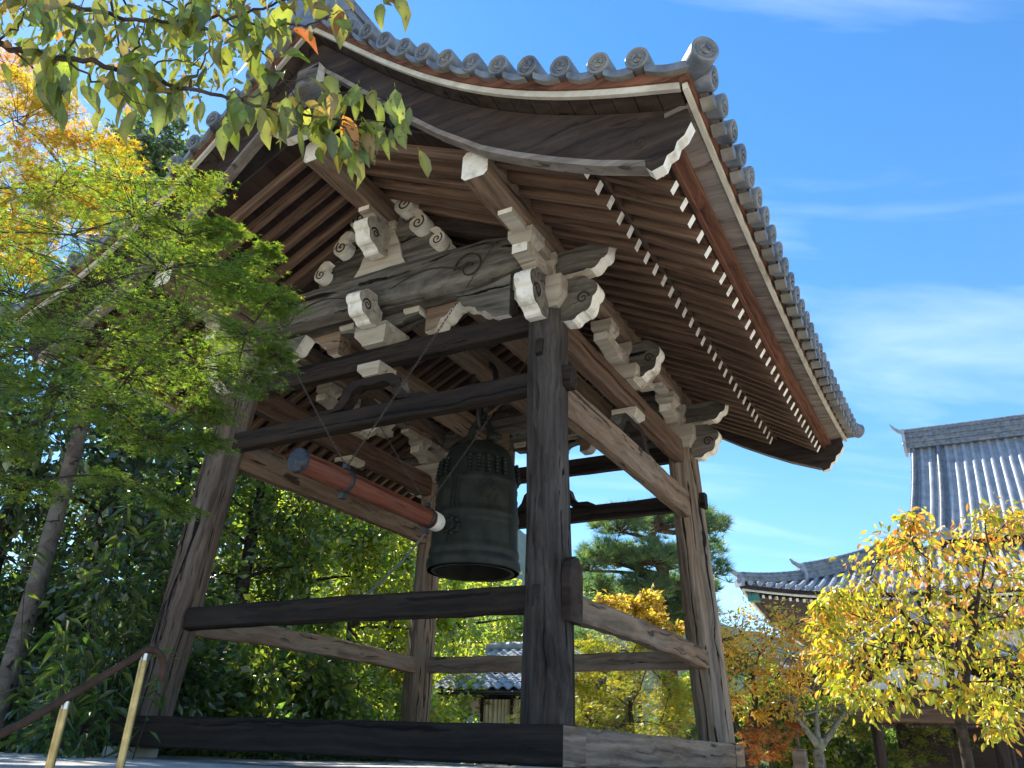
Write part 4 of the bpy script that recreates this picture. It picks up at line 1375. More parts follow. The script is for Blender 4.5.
# lower bushes along the back of the platform
for i, (az, di, el, rd, pal, lab) in enumerate([
    (-61.5, 10.6, 7.5, 1.0, GREEN_DARK, 'dark bush behind the brown handrail'),
    (-53.5, 8.8, 11, 1.0, GREEN_DARK, 'dark bush at the foot of the left leaning post'),
    (-47.5, 9.4, 8.0, 1.0, GREEN_MID, 'leafy bush above the long dark sill, near its left end'),
    (-42.0, 10.2, 8.0, 1.0, GREEN_MID, 'glossy green bush above the middle of the long dark sill'),
    (-37.8, 10.8, 7.2, .9, GREEN_LIGHT, 'light green bush left of the back post foot'),
    (-36.6, 14.5, 4.2, .5, GREEN_LIGHT, 'small light bush right of the back post foot')]):
    c = polar(az, di); rng = np.random.RandomState(300 + i)
    top = CAM.z + di * math.tan(R(el))
    cl = blob_clumps(rng, (c.x, c.y, (top + GZ) / 2 + .2), (rd * .8, rd * .8, (top - GZ) / 2 - .3), 13, .45, .9, .4)
    make_tree('bush', lab, 'bush', [(c.x, c.y, GZ), (c.x + .05, c.y, GZ + .8), (c.x, c.y + .05, (top + GZ) / 2)], .05, cl, 360, pal, .11, 'blade', 'leaf_wood', 'dark_bark', 300 + i, 14, .5, .2, spread=.2, group='bushes behind the platform', twig_keep=.6)
for i, (az, di, el, rd, pal, lab) in enumerate([
    (-16.5, 19.5, 6.6, 1.2, GREEN_MID, 'far green shrub seen just right of the right post foot'),
    (-13.2, 19.0, 5.6, 1.1, GREEN_MID, 'far green shrub behind the stems of the orange maple'),
    (-10.2, 19.5, 5.4, 1.1, GREEN_LIGHT, 'far light green shrub behind the grey pollarded tree'),
    (-7.4, 19.2, 4.6, 1.0, GREEN_MID, 'far green shrub just left of the dark gate posts')]):
    c = polar(az, di); rng = np.random.RandomState(340 + i)
    top = CAM.z + di * math.tan(R(el))
    cl = blob_clumps(rng, (c.x, c.y, (top + GZ) / 2 + .2), (rd * .9, rd * .8, (top - GZ) / 2 - .3), 14, .55, .9, .4)
    make_tree('bush', lab, 'bush', [(c.x, c.y, GZ), (c.x + .05, c.y, GZ + .8), (c.x, c.y + .05, (top + GZ) / 2)], .06, cl, 330, pal, .16, 'blade', 'leaf_wood', 'dark_bark', 340 + i, 12, .5, .2, spread=.2, group='far shrubs before the hall', twig_keep=.5)
# bamboo grass by the handrail
for i, (px, py, dp, lab) in enumerate(((110, 590, 6.8, 'drooping bamboo grass behind the brass handrail post'), (120, 690, 6.0, 'bamboo grass low behind the nearer brass post of the handrail'), (165, 560, 7.6, 'bamboo grass leaning against the foot of the left post'))):
    c = at(px, py, dp); rng = np.random.RandomState(40 + i)
    b = MB(); P = []; D = []
    root = Vector((c.x, c.y, GZ))
    t = thing('bamboo_grass', lab, 'bamboo', tuple(root), 'bamboo grass left of the tower')
    for k in range(11):
        tip = np.array([c.x, c.y, c.z]) + rng.normal(0, 1, 3) * np.array([.26, .26, .3]) + [0, 0, .1]
        st = np.array([root.x, root.y, GZ]) + rng.normal(0, .12, 3) * [1, 1, 0]
        ln = bez(st, tip, rng, .18, 10, .03)
        b.tube(ln, list(np.linspace(.008, .002, 10)), 5)
        for j in range(30):
            q = rng.uniform(.35, 1) * 9; a = int(q); fr = q - a
            p = ln[a] * (1 - fr) + ln[min(a + 1, 9)] * fr
            P.append(p + rng.normal(0, .02, 3)); D.append(np.array([rng.normal(), rng.normal(), -.35]))
    b.build('stalks', 'dark_bark', t)
    P = np.array(P); D = np.array(D); n = len(P)
    N = rng.normal(0, .3, (n, 3)); N[:, 2] += 1
    leaf_mesh('leaves', P, D, N, .20 * rng.uniform(.6, 1.2, n), pick(rng, GREEN_MID[:3] + [(1, (.12, .16, .05))], n), 'long', 'leaf', t)

# ---- straight trunk beside the platform, its yellow crown overhead
c = polar(-60, 9.0)
cl = []
for (px, py, dp, r) in ((15, 120, 8.2, .75), (60, 165, 8.6, .7), (20, 195, 8.4, .7), (95, 150, 9.0, .55), (55, 215, 8.8, .7), (10, 245, 8.6, .6), (105, 205, 9.0, .5), (35, 90, 8.6, .4)):
    q = at(px, py, dp); cl.append((tuple(q), (r, r, r * .55)))
def pf_yel(rng, P):
    return pick(rng, [(4, (.46, .36, .03)), (3, (.38, .34, .035)), (2, (.24, .28, .03)), (1.6, (.50, .26, .03)), (.6, (.48, .17, .03))], len(P), .14)
make_tree('yellow_maple', 'tree with a straight bare grey trunk and a glowing yellow crown at upper left', 'tree', [(c.x, c.y, GZ), (c.x + .05, c.y, 1.5), (c.x - .1, c.y + .1, 4.2), (c.x - .35, c.y + .05, 5.6)], 0.105, cl, 1300, None, .080, 'star', 'leaf', 'bark', 21, 22, 1.0, .1, flat=.4, spread=.14, palfun=pf_yel, twig_r=.006)
# orange maple further back at the left edge
cl = []
for (px, py, dp, r) in ((10, 70, 13, .7), (-40, 100, 13, .9), (-90, 60, 13, 1.0)):
    q = at(px, py, dp); cl.append((tuple(q), (r, r, r * .6)))
q0 = at(-110, 300, 13)
make_tree('orange_maple', 'orange maple showing between the foreground leaves at the top left edge', 'tree', [(q0.x, q0.y, GZ), (q0.x, q0.y, 4), tuple(at(-80, 130, 13))], .14, cl, 900, ORANGE[:3], .10, 'star', 'leaf', 'dark_bark', 23, 20, 1.0, .1, flat=.4, spread=.15, twig_r=.007)
# dark green treetop above the maple
q0 = at(150, 170, 15)
cl = [(tuple(at(x, y, 15)), (r, r, r)) for x, y, r in ((150, 140, .8), (130, 165, .9), (172, 170, .9), (150, 195, 1.1), (185, 205, .9), (120, 205, 1.0), (150, 240, 1.2))]
make_tree('evergreen_tree', 'dark green treetop rising behind the maple, left of the roof', 'tree', [(q0.x, q0.y, GZ), (q0.x, q0.y, 3), (q0.x, q0.y, q0.z)], .2, cl, 800, GREEN_MID[:2] + GREEN_DARK[:1], .15, 'blade', 'leaf_dark', 'dark_bark', 24, 16, .5, .1, spread=.15, group='trees in the wood behind the tower', twig_r=.008)

# ---- green maple reaching in from the left, between the viewer and the tower
mb = Vector((-1.25, -5.7, GZ))
sprays = [
    # px, py, depth, half width m, half height m
    (20, 300, 3.6, .55, .16), (95, 285, 3.9, .55, .15), (165, 270, 4.1, .50, .14), (225, 262, 4.3, .30, .10), (140, 215, 4.5, .50, .14), (70, 235, 4.2, .55, .15),
    (185, 235, 4.6, .36, .10), (30, 350, 3.5, .5, .15), (105, 335, 3.7, .55, .14), (185, 320, 3.9, .50, .13), (245, 335, 4.0, .28, .08), (130, 375, 3.9, .45, .12), (195, 365, 4.0, .42, .11),
    (240, 372, 4.1, .28, .08), (205, 410, 4.2, .24, .07), (0, 440, 3.6, .26, .08), (150, 438, 4.1, .28, .07), (60, 392, 3.6, .36, .09), (20, 485, 3.7, .24, .07), (205, 440, 4.2, .16, .05), (110, 405, 3.9, .34, .08), (130, 480, 4.2, .28, .06), (170, 505, 4.3, .20, .05), 
    (-60, 260, 3.4, .6, .2), (-60, 380, 3.4, .6, .2), (120, 180, 4.9, .42, .11), (195, 185, 5.0, .26, .07), (60, 190, 4.9, .45, .12), (265, 250, 4.4, .12, .04), (270, 300, 4.1, .2, .06), (245, 285, 4.2, .28, .08), (278, 355, 4.05, .13, .04), (222, 228, 4.6, .18, .05),
]
cl = [(tuple(at(x, y, d)), (w, w, h)) for x, y, d, w, h in sprays]
def pf_maple(rng, P):
    n = len(P)
    z = np.clip((P[:, 2] - 1.9) / 1.6, 0, 1)
    g = pick(rng, [(3, (.095, .155, .035)), (4, (.13, .20, .04)), (2, (.18, .24, .045))], n, .14)
    y = pick(rng, [(3, (.26, .27, .03)), (2, (.18, .23, .03)), (1, (.34, .29, .035))], n, .16)
    f = (rng.uniform(0, 1, n) < .04 + .34 * z ** 1.6)[:, None]
    return np.where(f, y, g)
make_tree('green_maple', 'leafy green maple reaching in from the left across the front of the tower', 'maple', [mb, mb + Vector((.1, .1, 1.6)), mb + Vector((.3, .35, 3.0)), mb + Vector((.5, .6, 4.2))], .13, cl, 880, None, .037, 'star', 'leaf_maple', 'dark_bark', 31, 26, 1.6, .12, flat=.75, spread=.16, palfun=pf_maple, twig_r=.0032, limb_r=.13, droop=.12, size_j=.35)

# ---- foreground branch with large spotted leaves
fb = Vector((1.7, -6.75, GZ))
ft_ = thing('broadleaf_tree', 'foreground branch with large drooping spotted green leaves, a few turned orange', 'tree', tuple(fb))
b = MB()
rng = np.random.RandomState(55)
j0 = np.array((1.75, -6.6, 1.15))
b.tube([fb, Vector((1.68, -6.7, 0)), Vector(j0), Vector((1.6, -6.5, 3.0)), Vector((1.7, -6.4, 4.2))], [.11, .09, .075, .05, .03], 12)
brs = []
def branch(pts, r0, r1, start=None):
    P = [np.array(at(*p)) for p in pts]
    if start is not None: P = [np.array(start)] + P
    tt = np.linspace(0, len(P) - 1, 6 * (len(P) - 1) + 1)
    ln = np.stack([np.interp(tt, range(len(P)), [q[k] for q in P]) for k in range(3)], 1)
    ln[1:-1] += rng.normal(0, .0035, ln[1:-1].shape)
    b.tube(ln, list(np.linspace(r0, r1, len(ln))), 7)
    brs.append(ln)
    return ln
branch([(-70, 35, 1.72), (0, 44, 1.72), (63, 59, 1.73), (122, 69, 1.74), (189, 88, 1.75), (236, 99, 1.76), (295, 113, 1.78), (345, 120, 1.80), (385, 122, 1.82)], .0085, .0015, j0)
branch([(-60, -40, 1.9), (20, -10, 1.9), (76, 6, 1.88), (126, 19, 1.86), (177, 21, 1.85), (236, 17, 1.85), (290, -2, 1.86), (340, -12, 1.88)], .0075, .002, j0)
subs = [
    [(223, 20, 1.85), (250, 40, 1.83), (272, 62, 1.82), (295, 97, 1.80), (312, 118, 1.8)],
    [(295, 113, 1.78), (330, 95, 1.8), (360, 92, 1.82), (385, 100, 1.83)],
    [(236, 99, 1.76), (262, 92, 1.75), (290, 80, 1.74), (315, 72, 1.74)],
    [(189, 88, 1.75), (205, 60, 1.76), (215, 30, 1.78)],
    [(122, 69, 1.74), (140, 40, 1.75), (150, 15, 1.77)],
    [(63, 59, 1.73), (78, 30, 1.74), (85, -10, 1.75)],
    [(63, 59, 1.73), (110, 88, 1.7), (150, 108, 1.69)],
    [(0, 44, 1.72), (20, 20, 1.7), (30, -10, 1.7)],
    [(122, 69, 1.74), (165, 62, 1.72), (200, 58, 1.71)],
    [(345, 120, 1.80), (375, 135, 1.8), (400, 138, 1.81), (412, 132, 1.82)],
    [(336, 118, 1.79), (350, 140, 1.78), (365, 150, 1.78)],
    [(236, 17, 1.85), (270, 28, 1.84), (300, 25, 1.83), (330, 18, 1.83), (350, 10, 1.83)],
    [(10, 44, 1.72), (45, 85, 1.70), (60, 95, 1.7)],
    [(330, -12, 1.88), (370, -8, 1.88), (400, -6, 1.88)],
    [(177, 21, 1.85), (190, 2, 1.85), (200, -15, 1.86)],
]
for sb in subs:
    branch(sb, .0030, .0008)
cc = np.array(at(200, 70, 1.75)) + np.array(to_sun) * 4.2  # unseen limb and twigs added sunward, for the leaves that shade the branch
b.tube(bez((1.7, -6.4, 4.2), cc, rng, .1, 8), list(np.linspace(.03, .01, 8)), 6)
for k in range(9):
    b.tube(bez(cc - np.array([0, 0, .1]), cc + rng.normal(0, .6, 3) * [1, 1, .4], rng, .1, 5), [.012, .010, .008, .006, .003], 4)
b.build('branches', 'dark_bark', ft_)
P, D, N, Z, Cc = [], [], [], [], []
def put(p, d, size, col):
    P.append(p); D.append(d); N.append(rng.normal(0, .55, 3) + np.array([.25, -.75, .45])); Z.append(size); Cc.append(col)
LG = [(4, (.14, .18, .04)), (3, (.19, .22, .055)), (2, (.10, .145, .035)), (.8, (.21, .18, .06)), (.30, (.36, .19, .06)), (.06, (.32, .11, .05))]
for ln in brs:
    seg = np.linalg.norm(np.diff(ln, axis=0), axis=1).sum()
    cnt = int(seg / .026)
    for k in range(cnt):
        q = rng.uniform(.12, 1) * (len(ln) - 1); a = min(int(q), len(ln) - 2); fr = q - a
        p = ln[a] * (1 - fr) + ln[a + 1] * fr
        # skip those that lie outside the frame near the trunk
        d = np.array([rng.normal(0, .45), rng.normal(0, .45), -rng.uniform(.5, 1.6)]) + (ln[a + 1] - ln[a]) / (np.linalg.norm(ln[a + 1] - ln[a]) + 1e-6) * .4
        put(p + rng.normal(0, .022, 3), d, .080 * rng.uniform(.5, 1.3), pick(rng, LG, 1)[0])
# the dense hanging group at the tip
for (x, y, sz) in ((345, 150, .085), (362, 140, .09), (372, 152, .085), (338, 160, .075), (352, 168, .07), (380, 140, .07), (392, 128, .06), (402, 138, .06), (410, 125, .05), (326, 148, .06), (318, 165, .05), (300, 122, .06), (284, 130, .07), (262, 125, .075), (246, 118, .08), (232, 112, .09), (388, 118, .055), (398, 110, .05), (372, 108, .06), (356, 112, .06), (334, 110, .07)):
    q = np.array(at(x, y - 18, 1.79 + rng.uniform(-.05, .05)))
    put(q, np.array([rng.normal(.15, .25), rng.normal(.1, .2), -1.0]), sz * 1.05, pick(rng, LG[:5], 1)[0])
cc = np.array(at(200, 70, 1.75)) + np.array(to_sun) * 4.2  # out-of-view crown, added between sun and branch to keep its leaves in shade
for k in range(1500):
    q = rng.normal(0, 1, 3); q = q / np.linalg.norm(q) * rng.uniform(.2, 1) ** .5
    put(cc + q * np.array([1.15, 1.15, .55]), np.array([rng.normal(0, .6), rng.normal(0, .6), -.8]), .10 * rng.uniform(.7, 1.3), pick(rng, LG, 1)[0])
leaf_mesh('leaves', np.array(P), np.array(D), np.array(N), np.array(Z), np.array(Cc), 'ovate', 'leaf_branch', ft_)

# ================================================================== TEMPLE HALL (right, far)
HE, HX0, HV, HR = 21.5, -2.6, 3.3, 29.5      # eave line, left eave, gable plane, ridge line
HX1 = 22.0
def hprof(u): return 5.12 + .34 * u + .025 * u * u          # skirt roof
def uprof(u): return 7.9 + 1.1 * (u - 4.4) + .05 * (u - 4.4) ** 2   # steep upper gable roof
def hsori(along, u): return .60 * max(0, 1 - along / 6.0) ** 2 * max(0, 1 - u / 5.0)
hall = thing('temple_hall', 'large temple hall with a sweeping grey tiled hip and gable roof at far right', 'temple hall', (9, 29.5, GZ))
PT = .31
fb_ = MB()
def hfront(x, u):
    return (x, HE + u, hprof(u) + hsori(x - HX0, u))
def hleft(y, u):
    return (HX0 + u, y, hprof(u) + hsori(y - HE, u))
def roof_roll(b, fn, q, u1, flip=False, r=.080, n=14, low=0.0, back=False):
    us = np.linspace(low, u1, n)
    rows = []; pan = []
    for u in us:
        row = []
        for a in range(0, 181, 30):
            d = -r * math.cos(R(a)); h = r * 1.1 * math.sin(R(a)) + .02
            p = fn(q + d, u)
            row.append((p[0], p[1], p[2] + h))
        rows.append(row)
        pr = []
        for t in (.0, .25, .5, .75, 1.0):
            p = fn(q + PT * t, u)
            pr.append((p[0], p[1], p[2] - .04 * math.sin(math.pi * t)))
        pan.append(pr)
    b.grid(rows, 0, True); b.grid(pan, 0, True)
    # round end disc at the eave
    if low == 0:
        p = fn(q, 0); c = Vector((p[0], p[1], p[2] + .05))
        nd = Vector((0, -1, 0)) if not back else Vector((-1, 0, 0))
        ex = Vector((0, 0, 1)).cross(nd); ey = Vector((0, 0, 1))
        b.lathe([(.085, -.05), (.09, .02), (.07, .03), (.065, .02), (.001, .02)], 12, 0, c, axes=(ex, ey, nd))
x = HX0 + .12
while x < HX1:
    roof_roll(fb_, hfront, x, max(min(5.6, x - HX0), .12))
    x += PT
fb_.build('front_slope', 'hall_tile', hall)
def hup(x, u): return (x - .55 * max(0, (8 - u) / 3.6) ** 1.3 * max(0, 1 - (x - HV) / 4.5), HE + u, uprof(u))   # verge flares towards its foot
ub_ = MB(); x = HV + .1
while x < HX1:
    roof_roll(ub_, hup, x, 8.0, low=4.4)
    x += PT
ub_.grid([[(xx, HE + 4.42, uprof(4.4) + dz) for xx in (HV + .1, HX1)] for dz in (-.02, -.22)])
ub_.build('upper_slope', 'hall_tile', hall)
b = MB(); b.box((HV + .5, HE + 5.3, 7.0), (HX1, HE + 5.42, 8.45)); b.build('upper_wall', 'dark_board', hall)
b = MB(); y = HE + .12
while y < 2 * HR - HE - .1:
    u1 = min(5.6, y - HE, 2 * HR - HE - y)
    roof_roll(b, hleft, y, max(u1, .12), back=True)
    y += PT
b.build('side_slope', 'hall_tile', hall)
b = MB()
b.grid([[(xx, 2 * HR - HE - u, hprof(u)) for xx in (HX0 + u, HX1)] for u in np.linspace(0, 5.6, 14)])
b.grid([[(xx, 2 * HR - HE - u, uprof(u)) for xx in (HV, HX1)] for u in np.linspace(4.4, 8, 10)])
b.build('rear_slope', 'hall_tile', hall)
# ridges: stacked flat tiles with a row of round caps
def ridge_run(name, pts, w, h, parent, tip=True, cap=.09, courses=5):
    b = MB(); P = [Vector(q) for q in pts]
    for k in range(courses):
        ww = w * (1.0 if k % 2 == 0 else .86) * (1 - .05 * k / courses)
        z0, z1 = h * k / courses, h * (k + 1) / courses - .004
        rows = []
        for i, q in enumerate(P):
            t = (P[min(i + 1, len(P) - 1)] - P[max(i - 1, 0)]); t.z = 0; t.normalize()
            n_ = Vector((-t.y, t.x, 0)) * ww / 2
            rows.append([tuple(q + n_ + Vector((0, 0, z0))), tuple(q + n_ + Vector((0, 0, z1))), tuple(q - n_ + Vector((0, 0, z1))), tuple(q - n_ + Vector((0, 0, z0))), tuple(q + n_ + Vector((0, 0, z0)))])
        b.grid(rows); b.add(rows[0][:4], [(0, 1, 2, 3)]); b.add(rows[-1][:4], [(3, 2, 1, 0)])
    # scalloped cap row
    L = [0]
    for i in range(1, len(P)): L.append(L[-1] + (P[i] - P[i - 1]).length)
    n = max(2, int(L[-1] / .22)); cp = []
    rr = []
    for k in range(n * 2 + 1):
        s_ = L[-1] * k / (n * 2)
        i = max(j for j in range(len(L)) if L[j] <= s_ + 1e-9); i = min(i, len(P) - 2)
        f = (s_ - L[i]) / max(1e-6, L[i + 1] - L[i])
        cp.append(P[i].lerp(P[i + 1], f) + Vector((0, 0, h + cap * .4)))
        rr.append(cap if k % 2 else cap * .86)
    b.tube(cp, rr, 10)
    o = b.build(name, 'tile', parent)
    if tip:
        q = P[0]; t = (P[0] - P[1]).normalized()
        b = MB()
        n_ = Vector((-t.y, t.x, 0)).normalized()
        poly = [(-w * .62, -.15), (w * .62, -.15), (w * .70, h * .35), (w * .45, h * .8), (w * .3, h * 1.15), (-w * .3, h * 1.15), (-w * .45, h * .8), (-w * .70, h * .35)]
        b.prism(poly, q + t * .06, n_, (0, 0, 1), t, .12, 0, 0)
        b.tube([q + Vector((0, 0, h * 1.0)), q + t * .18 + Vector((0, 0, h * 1.08)), q + t * .38 + Vector((0, 0, h * 1.22 + .06)), q + t * .52 + Vector((0, 0, h * 1.42 + .12))], [.09, .085, .065, .03], 10)
        b.lathe([(.001, .06), (.05, .05), (.10, .02), (.11, 0)], 12, 0, q + t * .12 + Vector((0, 0, h * .35)), axes=(n_, Vector((0, 0, 1)), t))
        b.build('ridge_end_tile', 'hall_tile', o)
    return o
ridge_run('main_ridge', [(HV - .12, HR, 12.45), (HV + 2, HR, 12.42), (12, HR, 12.40), (HX1, HR, 12.40)], .62, .82, hall, cap=.12, courses=7)
hips = [Vector((HX0 + u, HE + u, hprof(u) + hsori(u, u) + .02)) for u in np.linspace(.10, 5.5, 16)]
k1 = 6
ridge_run('hip_ridge', hips[:k1], .34, .26, hall, cap=.08, courses=3)
ridge_run('hip_ridge', hips[k1 - 1:], .40, .50, hall, cap=.09, courses=4)
vx = HV + 1.05
ridge_run('descending_ridge', [hup(vx, u) for u in np.linspace(4.5, 7.9, 12)], .30, .15, hall, cap=.09, courses=4)
ridge_run('verge_ridge', [hup(HV + .12, u) for u in np.linspace(4.5, 7.9, 10)], .26, .22, hall, tip=False, cap=.08, courses=2)
# gable wall under the verge, bargeboard
b = MB()
pts = [(HE + 5.3, 7.0)] + [(HE + u, uprof(u) - .25) for u in np.linspace(5.3, 8, 8)]
poly = pts + [(2 * HR - y, z) for y, z in pts[::-1][1:]]
b.prism(poly, (HV + .75, 0, 0), (0, 1, 0), (0, 0, 1), (1, 0, 0), .12)
b.build('gable_wall', 'dark_board', hall)
# eaves: white fillet, boards, rafters with pale ends, hip rafter with a green cap
def edge(name, off_in, z0, z1, mat_, thick):
    b = MB(); rows = []
    for xx in np.linspace(HX0 + off_in, HX1, 60):
        z = hprof(0) + hsori(xx - HX0, 0)
        rows.append([(xx, HE + off_in, z + z0), (xx, HE + off_in, z + z1), (xx, HE + off_in + thick, z + z1), (xx, HE + off_in + thick, z + z0), (xx, HE + off_in, z + z0)])
    b.grid(rows)
    rows = []
    for yy in np.linspace(HE + off_in, 2 * HR - HE, 40):
        z = hprof(0) + hsori(yy - HE, 0)
        rows.append([(HX0 + off_in, yy, z + z0), (HX0 + off_in + thick, yy, z + z0), (HX0 + off_in + thick, yy, z + z1), (HX0 + off_in, yy, z + z1), (HX0 + off_in, yy, z + z0)])
    b.grid(rows)
    return b.build(name, mat_, hall)
edge('eave_board', .04, -.16, -.03, 'dark_board', .30)
edge('white_fillet', .10, -.23, -.165, 'white', .06)
b = MB()
b.grid([[(xx, HE + u, hprof(0) + hsori(xx - HX0, 0) - .20 + .30 * u) for xx in np.linspace(HX0 + u, HX1, 40)] for u in (.15, 1.2, 3.2)])
b.grid([[(HX0 + u, yy, hprof(0) + hsori(yy - HE, 0) - .205 + .30 * u) for yy in np.linspace(HE + u, 2 * HR - HE - u, 30)] for u in (.15, 1.2, 3.2)])
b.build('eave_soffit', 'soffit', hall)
for k in range(46):
    xx = HX0 + .55 + k * .22
    z = hprof(0) + hsori(xx - HX0, 0)
    ln = min(2.4, max(.35, xx - HX0 - .25))
    beam('rafter', (xx, HE + .28 + ln, z - .33 + .3 * ln), (xx, HE + .28, z - .33), .09, .11, ['dark_board', 'white'], hall, c=.004, n=1, wob=0, end=1)
hz = hprof(0) + .60
beam('hip_rafter', (HX0 + 3, HE + 3, hz + .25), (HX0 + .30, HE + .30, hz - .42), .20, .26, ['dark_board', 'green_paint'], hall, c=.01, n=2, wob=0, end=1)
b = MB(); b.box((HX0 + .24, HE + .24, hz - .60), (HX0 + .62, HE + .62, hz - .34), c=.01); b.build('rafter_cap', 'green_paint', hall)
# brackets and body
for k in range(9):
    xx = HX0 + 2.6 + k * 2.2
    b = MB()
    masu(b, xx, HE + 2.55, 4.55, .6, .32)
    b.box((xx - .75, HE + 2.45, 4.87), (xx + .75, HE + 2.65, 5.07)); b.box((xx - .10, HE + 1.6, 4.875), (xx + .10, HE + 3.0, 5.065))
    masu(b, xx - .62, HE + 2.55, 5.07, .34, .2); masu(b, xx + .62, HE + 2.55, 5.07, .34, .2); masu(b, xx, HE + 1.75, 5.07, .34, .2)
    b.build('bracket', 'dark_board', hall)
    log('post', (xx, HE + 2.6, GZ), (xx, HE + 2.6, 4.55), .2, .19, 'dark_board', hall, n=3, sides=14, wob=0)
b = MB(); b.box((HX0 + 2.6, HE + 2.68, GZ), (HX1, HE + 2.80, 5.6)); b.box((HX0 + 2.56, HE + 2.8, GZ), (HX0 + 2.68, 2 * HR - HE - 2.6, 5.6))
b.build('wall', 'plaster', hall)
for z0, z1 in ((4.25, 4.5), (2.2, 2.4), (-.6, -.35)):
    b = MB(); b.box((HX0 + 2.4, HE + 2.56, z0), (HX1, HE + 2.676, z1)); b.build('wall_rail', 'dark_board', hall)
for k in range(8):
    xx = HX0 + 2.6 + k * 2.2
    b = MB(); b.box((xx + .24, HE + 2.60, -.34), (xx + 1.96, HE + 2.674, 2.19))
    for j in range(9): b.box((xx + .24 + j * .2, HE + 2.585, -.33), (xx + .28 + j * .2, HE + 2.598, 2.18))
    b.build('lattice_door', 'dark_board', hall)

# ================================================================== ROOFED GATE in front of the hall
gate = thing('roofed_gate', 'dark timber gate with a curved grey tiled roof behind the yellow tree', 'gate', (3.3, 10.8, GZ))
GX, GY0, GY1 = 3.2, 10.0, 11.8
for xx, yy in ((2.36, 10.25), (2.66, 11.5), (4.25, 10.25), (4.35, 11.5)):
    log('post', (xx, yy, GZ), (xx, yy, 1.35), .105, .10, 'dark_board', gate, n=4, sides=16, wob=.003, seed=int(xx * 10))
beam('cross_beam', (2.05, 10.25, .96), (4.75, 10.25, .96), .18, .26, 'rafter', gate, c=.02, seed=5)
beam('cross_beam', (2.05, 11.5, .96), (4.75, 11.5, .96), .18, .26, 'rafter', gate, c=.02, seed=6)
beam('cross_beam', (2.2, 10.25, 1.30), (4.5, 10.25, 1.30), .16, .15, 'rafter', gate, c=.02, seed=7)
def gprof(u): return 2.62 - .78 * u + .155 * u * u + (.10 * max(0, u - 1.7) ** 2)
for s in (-1, 1):
    b = MB()
    y = GY0 - .25
    us = np.linspace(.05, 2.3, 14)
    while y < GY1 + .3:
        rows = []; pan = []
        for u in us:
            rows.append([(GX + s * u, y - .065 * math.cos(R(a)), gprof(u) + .02 + .07 * math.sin(R(a))) for a in range(0, 181, 36)])
            pan.append([(GX + s * u, y + .24 * t, gprof(u) - .03 * math.sin(math.pi * t)) for t in (0, .33, .66, 1)])
        b.grid(rows, 0, True); b.grid(pan, 0, True)
        y += .24
    b.build('roof_slope', 'hall_tile', gate)
    for g, yy in ((-1, GY0 - .22), (1, GY1 + .28)):
        poly = [(s * u, gprof(u) - .06) for u in np.linspace(0, 2.25, 12)] + [(s * u, gprof(u) - .30) for u in np.linspace(2.2, 0, 12)]
        b = MB(); b.prism(poly, (GX, yy + g * .02, 0), (1, 0, 0), (0, 0, 1), (0, 1, 0), .07); b.build('bargeboard', 'dark_board', gate)
    b = MB(); rows = [[(GX + s * u, yy, gprof(u) - .07) for yy in (GY0 - .2, GY1 + .25)] for u in np.linspace(0, 2.25, 10)]
    b.grid(rows); b.build('soffit', 'soffit', gate)
    for k in range(9):
        yy = GY0 - .05 + k * .23
        beam('rafter', (GX + s * .5, yy, gprof(.5) - .13), (GX + s * 2.18, yy, gprof(2.18) - .14), .06, .07, ['dark_board', 'white'], gate, c=.003, n=1, wob=0, end=1)
    ridge_run('descending_ridge', [(GX + s * u, GY0 - .02, gprof(u) + .02) for u in np.linspace(2.22, .2, 10)], .22, .18, gate, cap=.06, courses=2)
ridge_run('main_ridge', [(GX, GY0 - .25, 2.60), (GX, GY1 + .25, 2.60)], .30, .35, gate, cap=.08, courses=3)
b = MB(); b.box((2.75, 11.46, GZ + .1), (3.45, 11.52, .8)); b.box((3.47, 11.46, GZ + .1), (4.2, 11.52, .8)); b.build('door_leaves', 'dark_board', gate)

# ================================================================== SMALL HOUSE behind the platform
house = thing('small_house', 'small house with wavy grey roof tiles and cream curtains under its eave', 'house', (-6.2, 13.4, GZ))
b = MB()
nx = int(3.9 / .30)
for c_ in range(10):
    u0, u1 = c_ * .28, c_ * .28 + .33
    for k in range(nx):
        x0 = -8.2 + k * .30
        rows = []
        for u, lift in ((u0, .035), (u1, .0)):
            rows.append([(x0 + .30 * t, 11.35 + u, 1.50 + .45 * u + lift + .035 * math.sin(2 * math.pi * t) + .005) for t in np.linspace(0, 1, 9)])
        b.grid(rows, 0, True)
        b.grid([[(q[0], q[1] + .002, q[2] - .035) for q in rows[0]], rows[0]], 0, True)
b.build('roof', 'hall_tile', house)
b = MB(); b.grid([[(xx, 14.2 + u, 2.78 - .45 * u) for xx in (-8.2, -4.3)] for u in (0, 2.8)]); b.build('rear_roof', 'hall_tile', house)
b = MB(); b.tube([(-8.25, 14.17, 2.84), (-4.25, 14.17, 2.84)], .13, 10); b.build('ridge', 'hall_tile', house)
b = MB(); b.box((-8.2, 11.40, 1.38), (-4.3, 11.44, 1.48)); b.box((-8.2, 11.44, 1.42), (-4.3, 12.2, 1.46)); b.build('eave_board', 'dark_board', house)
b = MB(); b.tube([(-8.25, 11.33, 1.40), (-4.25, 11.33, 1.40)], .045, 8); b.build('gutter', 'iron', house)
b = MB(); b.box((-7.05, 12.25, GZ), (-4.5, 16.3, 1.95)); b.build('wall', 'dark_board', house)
